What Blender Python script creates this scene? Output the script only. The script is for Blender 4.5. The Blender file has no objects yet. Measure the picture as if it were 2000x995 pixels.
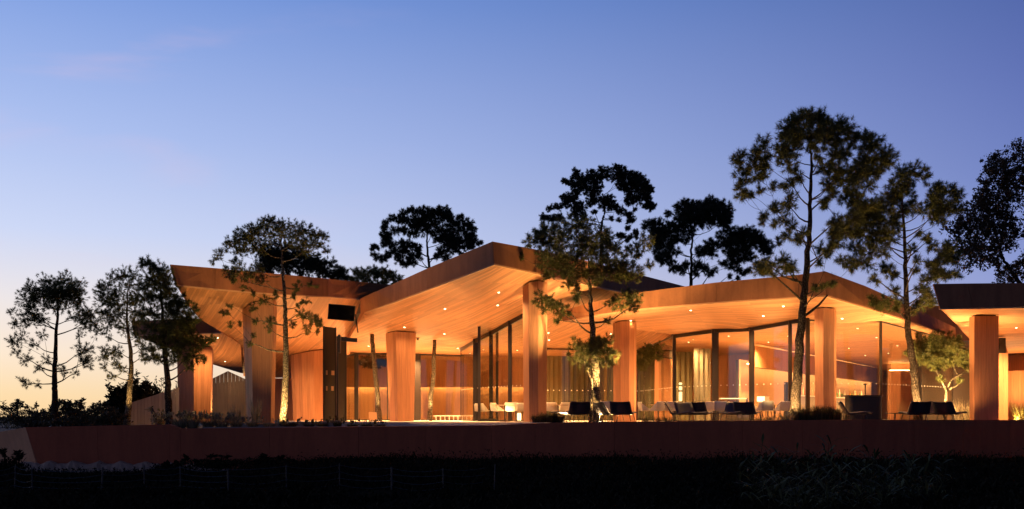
import bpy, bmesh, math, random
import numpy as np
from mathutils import Vector, Matrix
from mathutils.bvhtree import BVHTree

sc = bpy.context.scene
COL = sc.collection
RND = random.Random(7)
R = math.radians

# ------------------------------------------------------------------ camera
F, HY, ZC = 2000.0, 814.0, 0.22          # focal length in px of the 2000 px frame, horizon row, eye height over the terrace
cam = bpy.data.cameras.new('camera'); cam_o = bpy.data.objects.new('camera', cam); COL.objects.link(cam_o)
cam_o.location = (0, 0, ZC); cam_o.rotation_euler = (R(90), 0, 0)
cam.sensor_width = 36.0; cam.lens = 36.0 * F / 2000.0
cam.shift_y = (HY - 497.5) / 2000.0
cam.clip_start = 0.1; cam.clip_end = 6000
sc.camera = cam_o
sc.render.engine = 'CYCLES'
sc.cycles.use_denoising = True
sc.cycles.max_bounces = 8; sc.cycles.diffuse_bounces = 4; sc.cycles.glossy_bounces = 3
sc.cycles.transparent_max_bounces = 16; sc.cycles.transmission_bounces = 4
sc.cycles.sample_clamp_indirect = 4.0
sc.cycles.caustics_reflective = False; sc.cycles.caustics_refractive = False
sc.view_settings.view_transform = 'Standard'; sc.view_settings.look = 'None'
sc.view_settings.exposure = 0.0; sc.view_settings.gamma = 1.0

# ------------------------------------------------------------------ dusk sky
def lin(c):
    return tuple(((v / 255.0) / 12.92 if v / 255.0 <= 0.04045 else ((v / 255.0 + 0.055) / 1.055) ** 2.4) for v in c) + (1.0,)
SUN_AZ = R(-42)                           # the sun has set beyond the left edge of the view
w = bpy.data.worlds.new('World'); sc.world = w; w.use_nodes = True
nt = w.node_tree; N = nt.nodes; L = nt.links
def math_node(op, a, b=None, clamp=False):
    n = N.new('ShaderNodeMath'); n.operation = op; n.use_clamp = clamp
    for i, v in enumerate((a, b)):
        if v is None: continue
        if isinstance(v, (int, float)): n.inputs[i].default_value = v
        else: L.new(v, n.inputs[i])
    return n.outputs[0]
tc = N.new('ShaderNodeTexCoord'); sx = N.new('ShaderNodeSeparateXYZ'); L.new(tc.outputs['Generated'], sx.inputs[0])
elev = math_node('MULTIPLY', math_node('ARCSINE', sx.outputs[2]), 180 / math.pi)
ef = math_node('DIVIDE', elev, 90.0, True)
hor = math_node('SQRT', math_node('ADD', math_node('ADD', math_node('MULTIPLY', sx.outputs[0], sx.outputs[0]),
                                                 math_node('MULTIPLY', sx.outputs[1], sx.outputs[1])), 1e-6))
caz = math_node('DIVIDE', math_node('ADD', math_node('MULTIPLY', sx.outputs[0], math.sin(SUN_AZ)),
                                    math_node('MULTIPLY', sx.outputs[1], math.cos(SUN_AZ))), hor)
def ramp(stops):
    n = N.new('ShaderNodeValToRGB'); L.new(ef, n.inputs[0]); e = n.color_ramp.elements
    n.color_ramp.interpolation = 'LINEAR'
    for i, (d, c) in enumerate(stops):
        el = e[i] if i < 2 else e.new(d / 90.0)
        el.position = d / 90.0; el.color = lin(c)
    return n.outputs[0]
WEST = ramp([(0.0, (255, 216, 160)), (1.2, (255, 223, 175)), (3.2, (254, 233, 209)), (6.0, (238, 231, 232)), (9.5, (206, 217, 247)),
             (14.5, (174, 194, 241)), (22.0, (122, 156, 224)), (45, (52, 84, 150)), (90, (26, 44, 92))])
EAST = ramp([(0.0, (178, 165, 190)), (3.0, (158, 166, 212)), (7.0, (134, 149, 207)), (12.0, (109, 127, 192)), (17.0, (92, 110, 178)),
             (22.0, (74, 96, 162)), (45, (34, 52, 104)), (90, (22, 36, 78))])
azf = N.new('ShaderNodeMapRange'); azf.interpolation_type = 'LINEAR'; L.new(caz, azf.inputs[0])
azf.inputs[1].default_value = 0.33; azf.inputs[2].default_value = 0.965; azf.inputs[3].default_value = 0; azf.inputs[4].default_value = 1
mx = N.new('ShaderNodeMix'); mx.data_type = 'RGBA'; L.new(azf.outputs[0], mx.inputs[0]); L.new(EAST, mx.inputs[6]); L.new(WEST, mx.inputs[7])
# thin high cirrus, faintly pink towards the sunset
mp = N.new('ShaderNodeMapping'); mp.inputs['Rotation'].default_value = (0, R(18), 0); mp.inputs['Scale'].default_value = (3.0, 2.0, 14.0)
L.new(tc.outputs['Generated'], mp.inputs[0])
nz = N.new('ShaderNodeTexNoise'); nz.inputs['Scale'].default_value = 1.6; nz.inputs['Detail'].default_value = 5; nz.inputs['Distortion'].default_value = .4
L.new(mp.outputs[0], nz.inputs[0])
cf = N.new('ShaderNodeMapRange'); cf.interpolation_type = 'SMOOTHSTEP'; L.new(nz.outputs[0], cf.inputs[0])
cf.inputs[1].default_value = 0.5; cf.inputs[2].default_value = 0.85; cf.inputs[4].default_value = 0.34
band = N.new('ShaderNodeMapRange'); band.interpolation_type = 'SMOOTHSTEP'; L.new(caz, band.inputs[0]); band.inputs[1].default_value = .75; band.inputs[2].default_value = 1.0
cm = math_node('MULTIPLY', cf.outputs[0], band.outputs[0])
mx2 = N.new('ShaderNodeMix'); mx2.data_type = 'RGBA'; L.new(cm, mx2.inputs[0]); L.new(mx.outputs[2], mx2.inputs[6]); mx2.inputs[7].default_value = lin((236, 198, 214))
# the night side of the sky, away from the sunset
dark = N.new('ShaderNodeMapRange'); L.new(caz, dark.inputs[0])
dark.inputs[1].default_value = -1.0; dark.inputs[2].default_value = 0.33; dark.inputs[3].default_value = 0.30; dark.inputs[4].default_value = 1.0
mul = N.new('ShaderNodeVectorMath'); mul.operation = 'SCALE'; L.new(mx2.outputs[2], mul.inputs[0]); L.new(dark.outputs[0], mul.inputs['Scale'])
bg = N['Background']; L.new(mul.outputs[0], bg.inputs[0]); bg.inputs[1].default_value = 1.0

# last afterglow of the sun that has set: very weak, broad, warm
sl = bpy.data.lights.new('afterglow_sun', 'SUN'); sl.energy = 0.3; sl.angle = R(25); sl.color = (1.0, 0.62, 0.36)
so = bpy.data.objects.new('afterglow_sun', sl); COL.objects.link(so)
so.rotation_euler = Vector((math.sin(SUN_AZ), math.cos(SUN_AZ), 0.03)).to_track_quat('Z', 'Y').to_euler()

# ------------------------------------------------------------------ helpers
def P(px, py, Y): return Vector(((px - 1000) * Y / F, Y, ZC - (py - HY) * Y / F))
def PZ(px, z, Y): return Vector(((px - 1000) * Y / F, Y, z))

def tag(o, label=None, cat=None, group=None, kind=None):
    for k, v in (('label', label), ('category', cat), ('group', group), ('kind', kind)):
        if v: o[k] = v
    return o
def mobj(name, me, mat=None, parent=None):
    """links a mesh; a child of an Empty made by empty() is given in world coordinates, below a copied prototype at the origin that is the same"""
    o = bpy.data.objects.new(name, me); COL.objects.link(o)
    if mat is not None and len(me.materials) == 0: me.materials.append(mat)
    if parent is not None:
        o.parent = parent
        if parent.parent is None: o.matrix_parent_inverse = Matrix.Translation(-parent.location)
    return o
def empty(name, loc=(0, 0, 0)):
    o = bpy.data.objects.new(name, None); COL.objects.link(o); o.location = loc; o.empty_display_size = .2
    return o

class MB:
    """collects boxes, tubes, sheets ... and links them as ONE mesh"""
    def __init__(s): s.v = []; s.f = []
    def add(s, vs, fs):
        b = len(s.v); s.v += [tuple(v) for v in vs]; s.f += [tuple(b + i for i in f) for f in fs]; return s
    def hexa(s, b4, t4):
        return s.add(list(b4) + list(t4), [(3, 2, 1, 0), (4, 5, 6, 7), (0, 1, 5, 4), (1, 2, 6, 5), (2, 3, 7, 6), (3, 0, 4, 7)])
    def box(s, c, d, rz=0.0, rx=0.0, ry=0.0):
        M = Matrix.Translation(c) @ Matrix.Rotation(rz, 4, 'Z') @ Matrix.Rotation(ry, 4, 'Y') @ Matrix.Rotation(rx, 4, 'X')
        x, y, z = d[0] / 2, d[1] / 2, d[2] / 2
        q = [M @ Vector(p) for p in ((-x, -y, -z), (x, -y, -z), (x, y, -z), (-x, y, -z), (-x, -y, z), (x, -y, z), (x, y, z), (-x, y, z))]
        return s.hexa(q[:4], q[4:])
    def tube(s, pts, rad, n=6, cap=True):
        pts = [Vector(p) for p in pts]; b = len(s.v)
        if not isinstance(rad, (list, tuple)): rad = [rad] * len(pts)
        up = Vector((.31, .17, .93)).normalized()
        for i, p in enumerate(pts):
            t = (pts[min(i + 1, len(pts) - 1)] - pts[max(i - 1, 0)])
            t = t.normalized() if t.length > 1e-7 else Vector((0, 0, 1))
            a = t.cross(up)
            a = a.normalized() if a.length > 1e-4 else t.orthogonal().normalized()
            c = t.cross(a)
            for k in range(n):
                an = 2 * math.pi * k / n
                s.v.append(tuple(p + (a * math.cos(an) + c * math.sin(an)) * rad[i]))
        for i in range(len(pts) - 1):
            for k in range(n):
                k2 = (k + 1) % n
                s.f.append((b + i * n + k, b + i * n + k2, b + (i + 1) * n + k2, b + (i + 1) * n + k))
        if cap:
            s.f.append(tuple(b + k for k in range(n))[::-1]); s.f.append(tuple(b + (len(pts) - 1) * n + k for k in range(n)))
        return s
    def lathe(s, c, prof, n=16):
        b = len(s.v)
        for r, z in prof:
            for k in range(n):
                a = 2 * math.pi * k / n; s.v.append((c[0] + r * math.cos(a), c[1] + r * math.sin(a), c[2] + z))
        for i in range(len(prof) - 1):
            for k in range(n):
                k2 = (k + 1) % n; s.f.append((b + i * n + k, b + i * n + k2, b + (i + 1) * n + k2, b + (i + 1) * n + k))
        s.f.append(tuple(b + k for k in range(n))[::-1]); s.f.append(tuple(b + (len(prof) - 1) * n + k for k in range(n)))
        return s
    def slab(s, poly, th):
        """a sheet of given outline, extruded by vector th"""
        n = len(poly); th = Vector(th); p = [Vector(q) for q in poly]
        return s.add(p + [q + th for q in p], [tuple(range(n))[::-1], tuple(range(n, 2 * n))] + [(i, (i + 1) % n, n + (i + 1) % n, n + i) for i in range(n)])
    def build(s, name, mat, parent=None, smooth=False, bevel=0.0):
        me = bpy.data.meshes.new(name); me.from_pydata(s.v, [], s.f); me.validate(); me.update()
        if bevel or True:
            bm = bmesh.new(); bm.from_mesh(me); bmesh.ops.recalc_face_normals(bm, faces=bm.faces)
            if bevel: bmesh.ops.bevel(bm, geom=bm.edges[:], offset=bevel, segments=2, affect='EDGES', profile=.7)
            bm.to_mesh(me); bm.free()
        if smooth:
            me.polygons.foreach_set('use_smooth', [True] * len(me.polygons))
        return mobj(name, me, mat, parent)

def tri_mesh(name, V, mat, parent=None, nv=3, extra=None):
    """V: (n, nv, 3) array of loose faces"""
    n = V.shape[0]; me = bpy.data.meshes.new(name)
    me.vertices.add(n * nv); me.vertices.foreach_set('co', np.ascontiguousarray(V, dtype=np.float32).ravel())
    me.loops.add(n * nv); me.loops.foreach_set('vertex_index', np.arange(n * nv, dtype=np.int32))
    me.polygons.add(n); me.polygons.foreach_set('loop_start', np.arange(0, n * nv, nv, dtype=np.int32))
    if extra is not None:
        at = me.attributes.new('tint', 'FLOAT', 'FACE'); at.data.foreach_set('value', extra.astype(np.float32))
    me.update(calc_edges=True); me.validate()
    return mobj(name, me, mat, parent)

# ------------------------------------------------------------------ materials
def mat_new(name):
    m = bpy.data.materials.new(name); m.use_nodes = True
    b = m.node_tree.nodes['Principled BSDF']; return m, m.node_tree, b
def nn(t, kind, **kw):
    n = t.nodes.new(kind)
    for k, v in kw.items():
        if k in n.inputs: n.inputs[k].default_value = v
        else: setattr(n, k, v)
    return n
def mixc(t, fac, a, b, mode='MIX'):
    n = t.nodes.new('ShaderNodeMix'); n.data_type = 'RGBA'; n.blend_type = mode
    for i, v in ((0, fac), (6, a), (7, b)):
        if hasattr(v, 'is_output'): t.links.new(v, n.inputs[i])
        else: n.inputs[i].default_value = v if not isinstance(v, tuple) or len(v) == 4 else v + (1,)
    return n.outputs[2]
def bump(t, b, h, strength=.3, dist=.01):
    n = t.nodes.new('ShaderNodeBump'); n.inputs['Strength'].default_value = strength; n.inputs['Distance'].default_value = dist
    t.links.new(h, n.inputs['Height']); t.links.new(n.outputs[0], b.inputs['Normal'])

def simple(name, col, rough=.6, metal=0.0, var=.25, scale=6.0, bmp=.15, spec=.5):
    m, t, b = mat_new(name)
    tc = nn(t, 'ShaderNodeTexCoord'); n = nn(t, 'ShaderNodeTexNoise', Scale=scale, Detail=6.0, Roughness=.65)
    t.links.new(tc.outputs['Object'], n.inputs[0])
    c1 = tuple(max(0, v * (1 - var)) for v in col); c2 = tuple(min(1, v * (1 + var)) for v in col)
    t.links.new(mixc(t, n.outputs[0], c1, c2), b.inputs['Base Color'])
    b.inputs['Roughness'].default_value = rough; b.inputs['Metallic'].default_value = metal
    b.inputs['Specular IOR Level'].default_value = spec
    if bmp: bump(t, b, n.outputs[0], bmp, .02)
    return m

def wood_soffit(name, ang, col=(.45, .205, .095), pw=.11):
    """narrow boards in the direction ang (plan), staggered butt joints, tone changing from board to board"""
    m, t, b = mat_new(name)
    g = nn(t, 'ShaderNodeNewGeometry'); mp = nn(t, 'ShaderNodeMapping'); mp.inputs['Rotation'].default_value = (0, 0, -ang)
    t.links.new(g.outputs['Position'], mp.inputs[0])
    br = nn(t, 'ShaderNodeTexBrick', Scale=1.0); br.offset = .37; br.offset_frequency = 3
    br.inputs['Brick Width'].default_value = 2.6; br.inputs['Row Height'].default_value = pw
    br.inputs['Mortar Size'].default_value = .0045; br.inputs['Mortar Smooth'].default_value = .3; br.inputs['Bias'].default_value = 0
    br.inputs['Color1'].default_value = (0, 0, 0, 1); br.inputs['Color2'].default_value = (1, 1, 1, 1); br.inputs['Mortar'].default_value = (.5, .5, .5, 1)
    t.links.new(mp.outputs[0], br.inputs[0])
    mp2 = nn(t, 'ShaderNodeMapping'); mp2.inputs['Scale'].default_value = (.7, 16, 1); t.links.new(mp.outputs[0], mp2.inputs[0])
    gr = nn(t, 'ShaderNodeTexNoise', Scale=2.2, Detail=6.0, Roughness=.6, Distortion=.3); t.links.new(mp2.outputs[0], gr.inputs[0])
    big = nn(t, 'ShaderNodeTexNoise', Scale=.55, Detail=3.0); t.links.new(mp.outputs[0], big.inputs[0])
    a = tuple(v * .36 for v in col); c = tuple(min(1, v * 1.7) for v in col)
    k = mixc(t, br.outputs['Color'], a, c)
    gmap = nn(t, 'ShaderNodeMapRange'); t.links.new(gr.outputs[0], gmap.inputs[0]); gmap.inputs[1].default_value = .3; gmap.inputs[2].default_value = .7
    k = mixc(t, .45, k, mixc(t, gmap.outputs[0], tuple(v * .55 for v in col), tuple(min(1, v * 1.35) for v in col)))
    k = mixc(t, .25, k, mixc(t, big.outputs[0], tuple(v * .6 for v in col), tuple(min(1, v * 1.3) for v in col)))
    dk = nn(t, 'ShaderNodeMath', operation='MULTIPLY'); t.links.new(br.outputs['Fac'], dk.inputs[0]); dk.inputs[1].default_value = .55
    k = mixc(t, dk.outputs[0], k, tuple(v * .25 for v in col))
    t.links.new(k, b.inputs['Base Color']); b.inputs['Roughness'].default_value = .5; b.inputs['Specular IOR Level'].default_value = .35
    inv = nn(t, 'ShaderNodeMath', operation='SUBTRACT'); inv.inputs[0].default_value = 1; t.links.new(br.outputs['Fac'], inv.inputs[1])
    bump(t, b, inv.outputs[0], .5, .006)
    return m

def wood_board(name, col=(.47, .215, .105), spread=.22):
    """vertical boards: tone from the object, grain along Z"""
    m, t, b = mat_new(name)
    tc = nn(t, 'ShaderNodeNewGeometry'); oi = nn(t, 'ShaderNodeObjectInfo')
    ad = nn(t, 'ShaderNodeVectorMath', operation='MULTIPLY_ADD'); t.links.new(oi.outputs['Random'], ad.inputs[0]); ad.inputs[1].default_value = (37, 11, 5)
    t.links.new(tc.outputs['Position'], ad.inputs[2])
    mp = nn(t, 'ShaderNodeMapping'); mp.inputs['Scale'].default_value = (14, 14, .5); t.links.new(ad.outputs[0], mp.inputs[0])
    gr = nn(t, 'ShaderNodeTexNoise', Scale=1.6, Detail=6.0, Roughness=.62, Distortion=.4); t.links.new(mp.outputs[0], gr.inputs[0])
    big = nn(t, 'ShaderNodeTexNoise', Scale=.8, Detail=4.0); t.links.new(tc.outputs['Position'], big.inputs[0])
    lo = tuple(v * (1 - 1.7 * spread) for v in col); hi = tuple(min(1, v * (1 + 1.6 * spread)) for v in col)
    k = mixc(t, oi.outputs['Random'], lo, hi)
    gm = nn(t, 'ShaderNodeMapRange'); t.links.new(gr.outputs[0], gm.inputs[0]); gm.inputs[1].default_value = .3; gm.inputs[2].default_value = .7
    k = mixc(t, .5, k, mixc(t, gm.outputs[0], tuple(v * .45 for v in col), tuple(min(1, v * 1.5) for v in col)))
    k = mixc(t, .25, k, mixc(t, big.outputs[0], tuple(v * .5 for v in col), tuple(min(1, v * 1.3) for v in col)))
    t.links.new(k, b.inputs['Base Color']); b.inputs['Roughness'].default_value = .55; b.inputs['Specular IOR Level'].default_value = .3
    bump(t, b, gr.outputs[0], .25, .004)
    return m

def corten(name, col=(.31, .118, .050), streak=.5):
    m, t, b = mat_new(name)
    g = nn(t, 'ShaderNodeNewGeometry'); oi = nn(t, 'ShaderNodeObjectInfo')
    mp = nn(t, 'ShaderNodeMapping'); mp.inputs['Scale'].default_value = (1.3, 1.3, .22); t.links.new(g.outputs['Position'], mp.inputs[0])
    st = nn(t, 'ShaderNodeTexNoise', Scale=1.7, Detail=7.0, Roughness=.66, Distortion=.5); t.links.new(mp.outputs[0], st.inputs[0])
    fi = nn(t, 'ShaderNodeTexNoise', Scale=9.0, Detail=8.0, Roughness=.7); t.links.new(g.outputs['Position'], fi.inputs[0])
    sm = nn(t, 'ShaderNodeMapRange'); t.links.new(st.outputs[0], sm.inputs[0]); sm.inputs[1].default_value = .3; sm.inputs[2].default_value = .72
    k = mixc(t, sm.outputs[0], tuple(v * (1 - streak) for v in col), tuple(v * (1 + streak) for v in col))
    k = mixc(t, .4, k, mixc(t, fi.outputs[0], tuple(v * .45 for v in col), tuple(v * 1.5 for v in col)))
    k = mixc(t, .18, k, mixc(t, oi.outputs['Random'], tuple(v * .6 for v in col), tuple(v * 1.5 for v in col)))
    t.links.new(k, b.inputs['Base Color']); b.inputs['Roughness'].default_value = .72; b.inputs['Specular IOR Level'].default_value = .3
    bump(t, b, fi.outputs[0], .2, .01)
    return m

def glass_mat(name, tint=(.88, .89, .84)):
    m = bpy.data.materials.new(name); m.use_nodes = True; t = m.node_tree; t.nodes.clear()
    o = nn(t, 'ShaderNodeOutputMaterial'); tr = nn(t, 'ShaderNodeBsdfTransparent'); tr.inputs[0].default_value = tint + (1,)
    gl = nn(t, 'ShaderNodeBsdfGlossy'); gl.inputs['Roughness'].default_value = 0.0; gl.inputs['Color'].default_value = (1, 1, 1, 1)
    g = nn(t, 'ShaderNodeNewGeometry'); dp = nn(t, 'ShaderNodeVectorMath', operation='DOT_PRODUCT'); t.links.new(g.outputs['Incoming'], dp.inputs[0]); t.links.new(g.outputs['Normal'], dp.inputs[1])
    ab = nn(t, 'ShaderNodeMath', operation='ABSOLUTE'); t.links.new(dp.outputs['Value'], ab.inputs[0])
    om = nn(t, 'ShaderNodeMath', operation='SUBTRACT', use_clamp=True); om.inputs[0].default_value = 1; t.links.new(ab.outputs[0], om.inputs[1])
    pw_ = nn(t, 'ShaderNodeMath', operation='POWER'); t.links.new(om.outputs[0], pw_.inputs[0]); pw_.inputs[1].default_value = 5
    fr = nn(t, 'ShaderNodeMath', operation='MULTIPLY_ADD'); t.links.new(pw_.outputs[0], fr.inputs[0]); fr.inputs[1].default_value = .93; fr.inputs[2].default_value = .06
    mx = nn(t, 'ShaderNodeMixShader'); t.links.new(fr.outputs[0], mx.inputs[0]); t.links.new(tr.outputs[0], mx.inputs[1]); t.links.new(gl.outputs[0], mx.inputs[2])
    t.links.new(mx.outputs[0], o.inputs[0]); return m

def emit_mat(name, col, st):
    m = bpy.data.materials.new(name); m.use_nodes = True; t = m.node_tree; t.nodes.clear()
    o = nn(t, 'ShaderNodeOutputMaterial'); e = nn(t, 'ShaderNodeEmission'); e.inputs[0].default_value = col + (1,); e.inputs[1].default_value = st
    t.links.new(e.outputs[0], o.inputs[0]); return m

def leaf_mat(name, c1, c2, rough=.6, trans=.25, spec=.2):
    m, t, b = mat_new(name)
    at = nn(t, 'ShaderNodeAttribute', attribute_name='tint')
    t.links.new(mixc(t, at.outputs['Fac'], c1, c2), b.inputs['Base Color'])
    b.inputs['Roughness'].default_value = rough; b.inputs['Specular IOR Level'].default_value = spec
    tl = nn(t, 'ShaderNodeBsdfTranslucent'); t.links.new(mixc(t, at.outputs['Fac'], c1, c2), tl.inputs[0])
    mx = nn(t, 'ShaderNodeMixShader'); mx.inputs[0].default_value = trans
    o = t.nodes['Material Output']; t.links.new(b.outputs[0], mx.inputs[1]); t.links.new(tl.outputs[0], mx.inputs[2]); t.links.new(mx.outputs[0], o.inputs[0])
    return m

def bark_mat(name, dark, light, sc_=9.0):
    m, t, b = mat_new(name)
    g = nn(t, 'ShaderNodeNewGeometry'); mp = nn(t, 'ShaderNodeMapping'); mp.inputs['Scale'].default_value = (1, 1, .55); t.links.new(g.outputs['Position'], mp.inputs[0])
    vo = nn(t, 'ShaderNodeTexVoronoi', Scale=sc_ * 1.9); vo.feature = 'DISTANCE_TO_EDGE'; t.links.new(mp.outputs[0], vo.inputs[0])
    n = nn(t, 'ShaderNodeTexNoise', Scale=sc_, Detail=8.0, Roughness=.7); t.links.new(mp.outputs[0], n.inputs[0])
    r = nn(t, 'ShaderNodeMapRange'); t.links.new(vo.outputs[0], r.inputs[0]); r.inputs[1].default_value = .02; r.inputs[2].default_value = .22
    k = mixc(t, r.outputs[0], tuple(v * .35 for v in dark), mixc(t, n.outputs[0], dark, light))
    t.links.new(k, b.inputs['Base Color']); b.inputs['Roughness'].default_value = .9; b.inputs['Specular IOR Level'].default_value = .1
    bump(t, b, r.outputs[0], .9, .04)
    return m

M = {}
M['soffA'] = wood_soffit('soffit_boards_a', R(118)); M['soffB'] = wood_soffit('soffit_boards_b', R(-55))
M['soffC'] = wood_soffit('soffit_boards_c', R(-23.6)); M['soffD'] = wood_soffit('soffit_boards_d', R(0))
M['wood'] = wood_board('column_boards'); M['woodwall'] = wood_board('wall_boards', (.47, .225, .105), .16)
M['greywood'] = wood_board('weathered_boards', (.20, .165, .14), .25)
M['trim'] = simple('soffit_trim', (.55, .31, .16), .5, scale=20, bmp=0)
M['corten'] = corten('corten_steel'); M['wallcor'] = corten('retaining_wall_render', (.44, .105, .042), .34)
M['pale'] = corten('sunset_lit_render', (.48, .22, .12), .25)  # wall colour with the sunset glow on its end face mixed in
M['darksteel'] = simple('dark_bronze_steel', (.028, .021, .018), .38, .35, .2, 12, .05)
M['black'] = simple('matt_black', (.012, .011, .012), .5, 0, .2, 10, .0)
M['screen'] = simple('screen_glass', (.006, .006, .007), .12, 0, .1, 3, 0)
M['glass'] = glass_mat('clear_glass')
M['roof'] = simple('roof_membrane', (.07, .045, .035), .9)
M['core'] = simple('shadow_gap', (.02, .012, .008), .9, bmp=0)
M['floor'] = simple('terrace_stone', (.58, .50, .42), .55, 0, .12, 1.5, .08)
M['plinth'] = simple('cast_stone', (.24, .195, .155), .75, 0, .18, 2.5, .2)
M['soil'] = simple('soil', (.035, .024, .017), .95, 0, .4, 4, .6)
M['ground'] = simple('ground_earth', (.018, .015, .010), 1.0, 0, .5, .8, .6, 0.0)
M['rubble'] = simple('pale_footing', (.44, .27, .17), .9, 0, .4, 3.0, .8)
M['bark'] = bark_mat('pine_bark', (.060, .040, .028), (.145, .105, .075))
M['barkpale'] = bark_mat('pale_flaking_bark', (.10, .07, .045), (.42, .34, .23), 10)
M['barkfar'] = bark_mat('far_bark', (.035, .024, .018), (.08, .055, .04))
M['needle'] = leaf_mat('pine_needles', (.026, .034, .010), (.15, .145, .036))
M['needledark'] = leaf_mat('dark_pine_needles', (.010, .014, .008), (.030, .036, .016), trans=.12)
M['broad'] = leaf_mat('broad_leaves', (.022, .016, .010), (.075, .052, .030))
M['scrub'] = leaf_mat('scrub_leaves', (.022, .020, .010), (.10, .085, .045))
M['lav'] = leaf_mat('lamplit_lavender_leaves', (.10, .10, .05), (.40, .34, .22))  # lightened: warm lamp glow on the tips is put into the leaf colour
M['reed'] = leaf_mat('reed_leaves', (.026, .030, .010), (.15, .145, .055), .6, .25, .1)
M['cover'] = leaf_mat('ground_cover', (.008, .008, .005), (.036, .031, .018), .95, .05, 0.0)
M['olive'] = simple('olive_curtain', (.11, .09, .045), .9, 0, .2, 3, .1)
M['greycurtain'] = simple('grey_curtain', (.10, .088, .065), .9, 0, .2, 3, .1)
M['cream'] = simple('cream_leather', (.72, .64, .50), .5, 0, .05, 8, .05)
M['navy'] = simple('charcoal_mesh_fabric', (.040, .034, .048), .65, 0, .2, 30, .1)
M['skylit'] = simple('skylit_grey_pad', (.17, .145, .18), .8, 0, .12, 30, .1)  # skylight falling on the chair fronts is put into this colour
M['legsteel'] = simple('chair_leg_steel', (.05, .045, .04), .35, .7, .1, 10, 0)
M['tabletop'] = simple('oak_table_top', (.42, .28, .15), .45, 0, .15, 12, .05)
M['brick'] = simple('bar_face', (.42, .22, .12), .7, 0, .15, 4, .2)
M['white'] = simple('white_lacquer', (.75, .70, .62), .4, 0, .04, 5, 0)
M['wire'] = simple('fence_wire', (.07, .075, .08), .5, .4, .1, 5, 0)
M['post'] = simple('fence_post', (.05, .043, .038), .8, 0, .3, 10, .2)
AMB = (1.0, 0.535, 0.20)
M['down'] = emit_mat('downlight_lens', (1.0, .80, .46), 14.0)
M['strip'] = emit_mat('cove_strip', (1.0, .56, .20), 55.0)
M['lampglow'] = emit_mat('lamp_shade_glow', (1.0, .72, .34), 3.0)
M['dots'] = simple('frosted_dots', (.85, .8, .7), .6, 0, .03, 5, 0)

# ================================================================== ground and terrace
def ground():
    xs = np.concatenate([np.linspace(-3000, -60, 14), np.linspace(-50, 50, 90), np.linspace(60, 3000, 14)])
    ys = np.concatenate([np.linspace(-200, 4, 8), np.linspace(5, 40, 60), np.linspace(42, 130, 14), np.array([200, 400, 900, 2000, 4500])])
    V = []; Fc = []
    for y in ys:
        for x in xs:
            z = -1.42 + .07 * math.sin(x * .9 + y * .5) + .05 * math.sin(x * 2.3 - y * 1.7) if 4 < y < 41 and abs(x) < 52 else -1.42
            z -= .38 * max(0, min(1, (-6 - x) / 4)) * max(0, min(1, (y - 27) / 7)) if 4 < y < 41 and abs(x) < 52 else 0
            z += .02 * max(0, min(1, (x + 16) / 8)) * max(0, min(1, (y - 26) / 9)) if y < 41 else 0
            V.append((x, y, z))
    nx = len(xs)
    for j in range(len(ys) - 1):
        for i in range(nx - 1): Fc.append((j * nx + i, j * nx + i + 1, (j + 1) * nx + i + 1, (j + 1) * nx + i))
    b = MB(); b.v = V; b.f = Fc
    tag(b.build('ground', M['ground'], smooth=True), 'dark rough ground below the terrace wall', kind='structure')
ground()

# line of the retaining wall (top edge, px py Y)
WALL = [(50, 835, 37.0), (190, 832, 36.9), (330, 829.5, 36.8), (352, 837.5, 36.8), (700, 834, 36.8), (960, 831, 36.8), (1045, 827, 36.8), (1200, 824, 36.8), (1450, 822, 36.8), (1683, 820, 36.8), (2060, 821, 41.0)]
wt = [P(*q) for q in WALL]
def wall_piece(name, a, b, mat, parent, zb=-1.75, back=.35, lean=.22, la=0, lb=0):
    a = Vector(a); b = Vector(b); d = (b - a); d.z = 0; d.normalize(); n = Vector((-d.y, d.x, 0))
    if n.y < 0: n = -n
    lo = lambda q, s: Vector((q.x + s, q.y, zb)) + n * lean * .35
    A0, B0 = lo(a, la), lo(b, lb)
    m = MB(); m.hexa([A0, B0, B0 + n * back, A0 + n * back], [a, b, b + n * back, a + n * back])
    return m.build(name, mat, parent)
rw = empty('retaining_wall', (wt[0].x, wt[0].y, -1.5))
tag(rw, 'long low rust-red retaining wall running along the front of the terrace', 'wall')
for i in range(len(wt) - 1):
    n = max(1, round((wt[i + 1] - wt[i]).length / 2.6)); la0, lb0 = (.42 if i == 0 else (.12 if i == len(wt) - 2 else 0)), (.12 if i == len(wt) - 3 else 0)
    for k in range(n):
        t0, t1 = k / n, (k + 1) / n; g = Vector((.004, 0, 0))
        wall_piece('wall_panel', wt[i].lerp(wt[i + 1], t0) + (g if i or k else g * 0), wt[i].lerp(wt[i + 1], t1) - g, M['wallcor'], rw, la=la0 + (lb0 - la0) * t0, lb=la0 + (lb0 - la0) * t1)
# the return at the left end, sunset light put into its pale colour
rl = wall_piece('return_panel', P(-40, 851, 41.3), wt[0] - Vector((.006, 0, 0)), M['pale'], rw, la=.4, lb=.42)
tag(rl, 'return panel of the wall with sunset light put into its pale colour')
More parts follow.
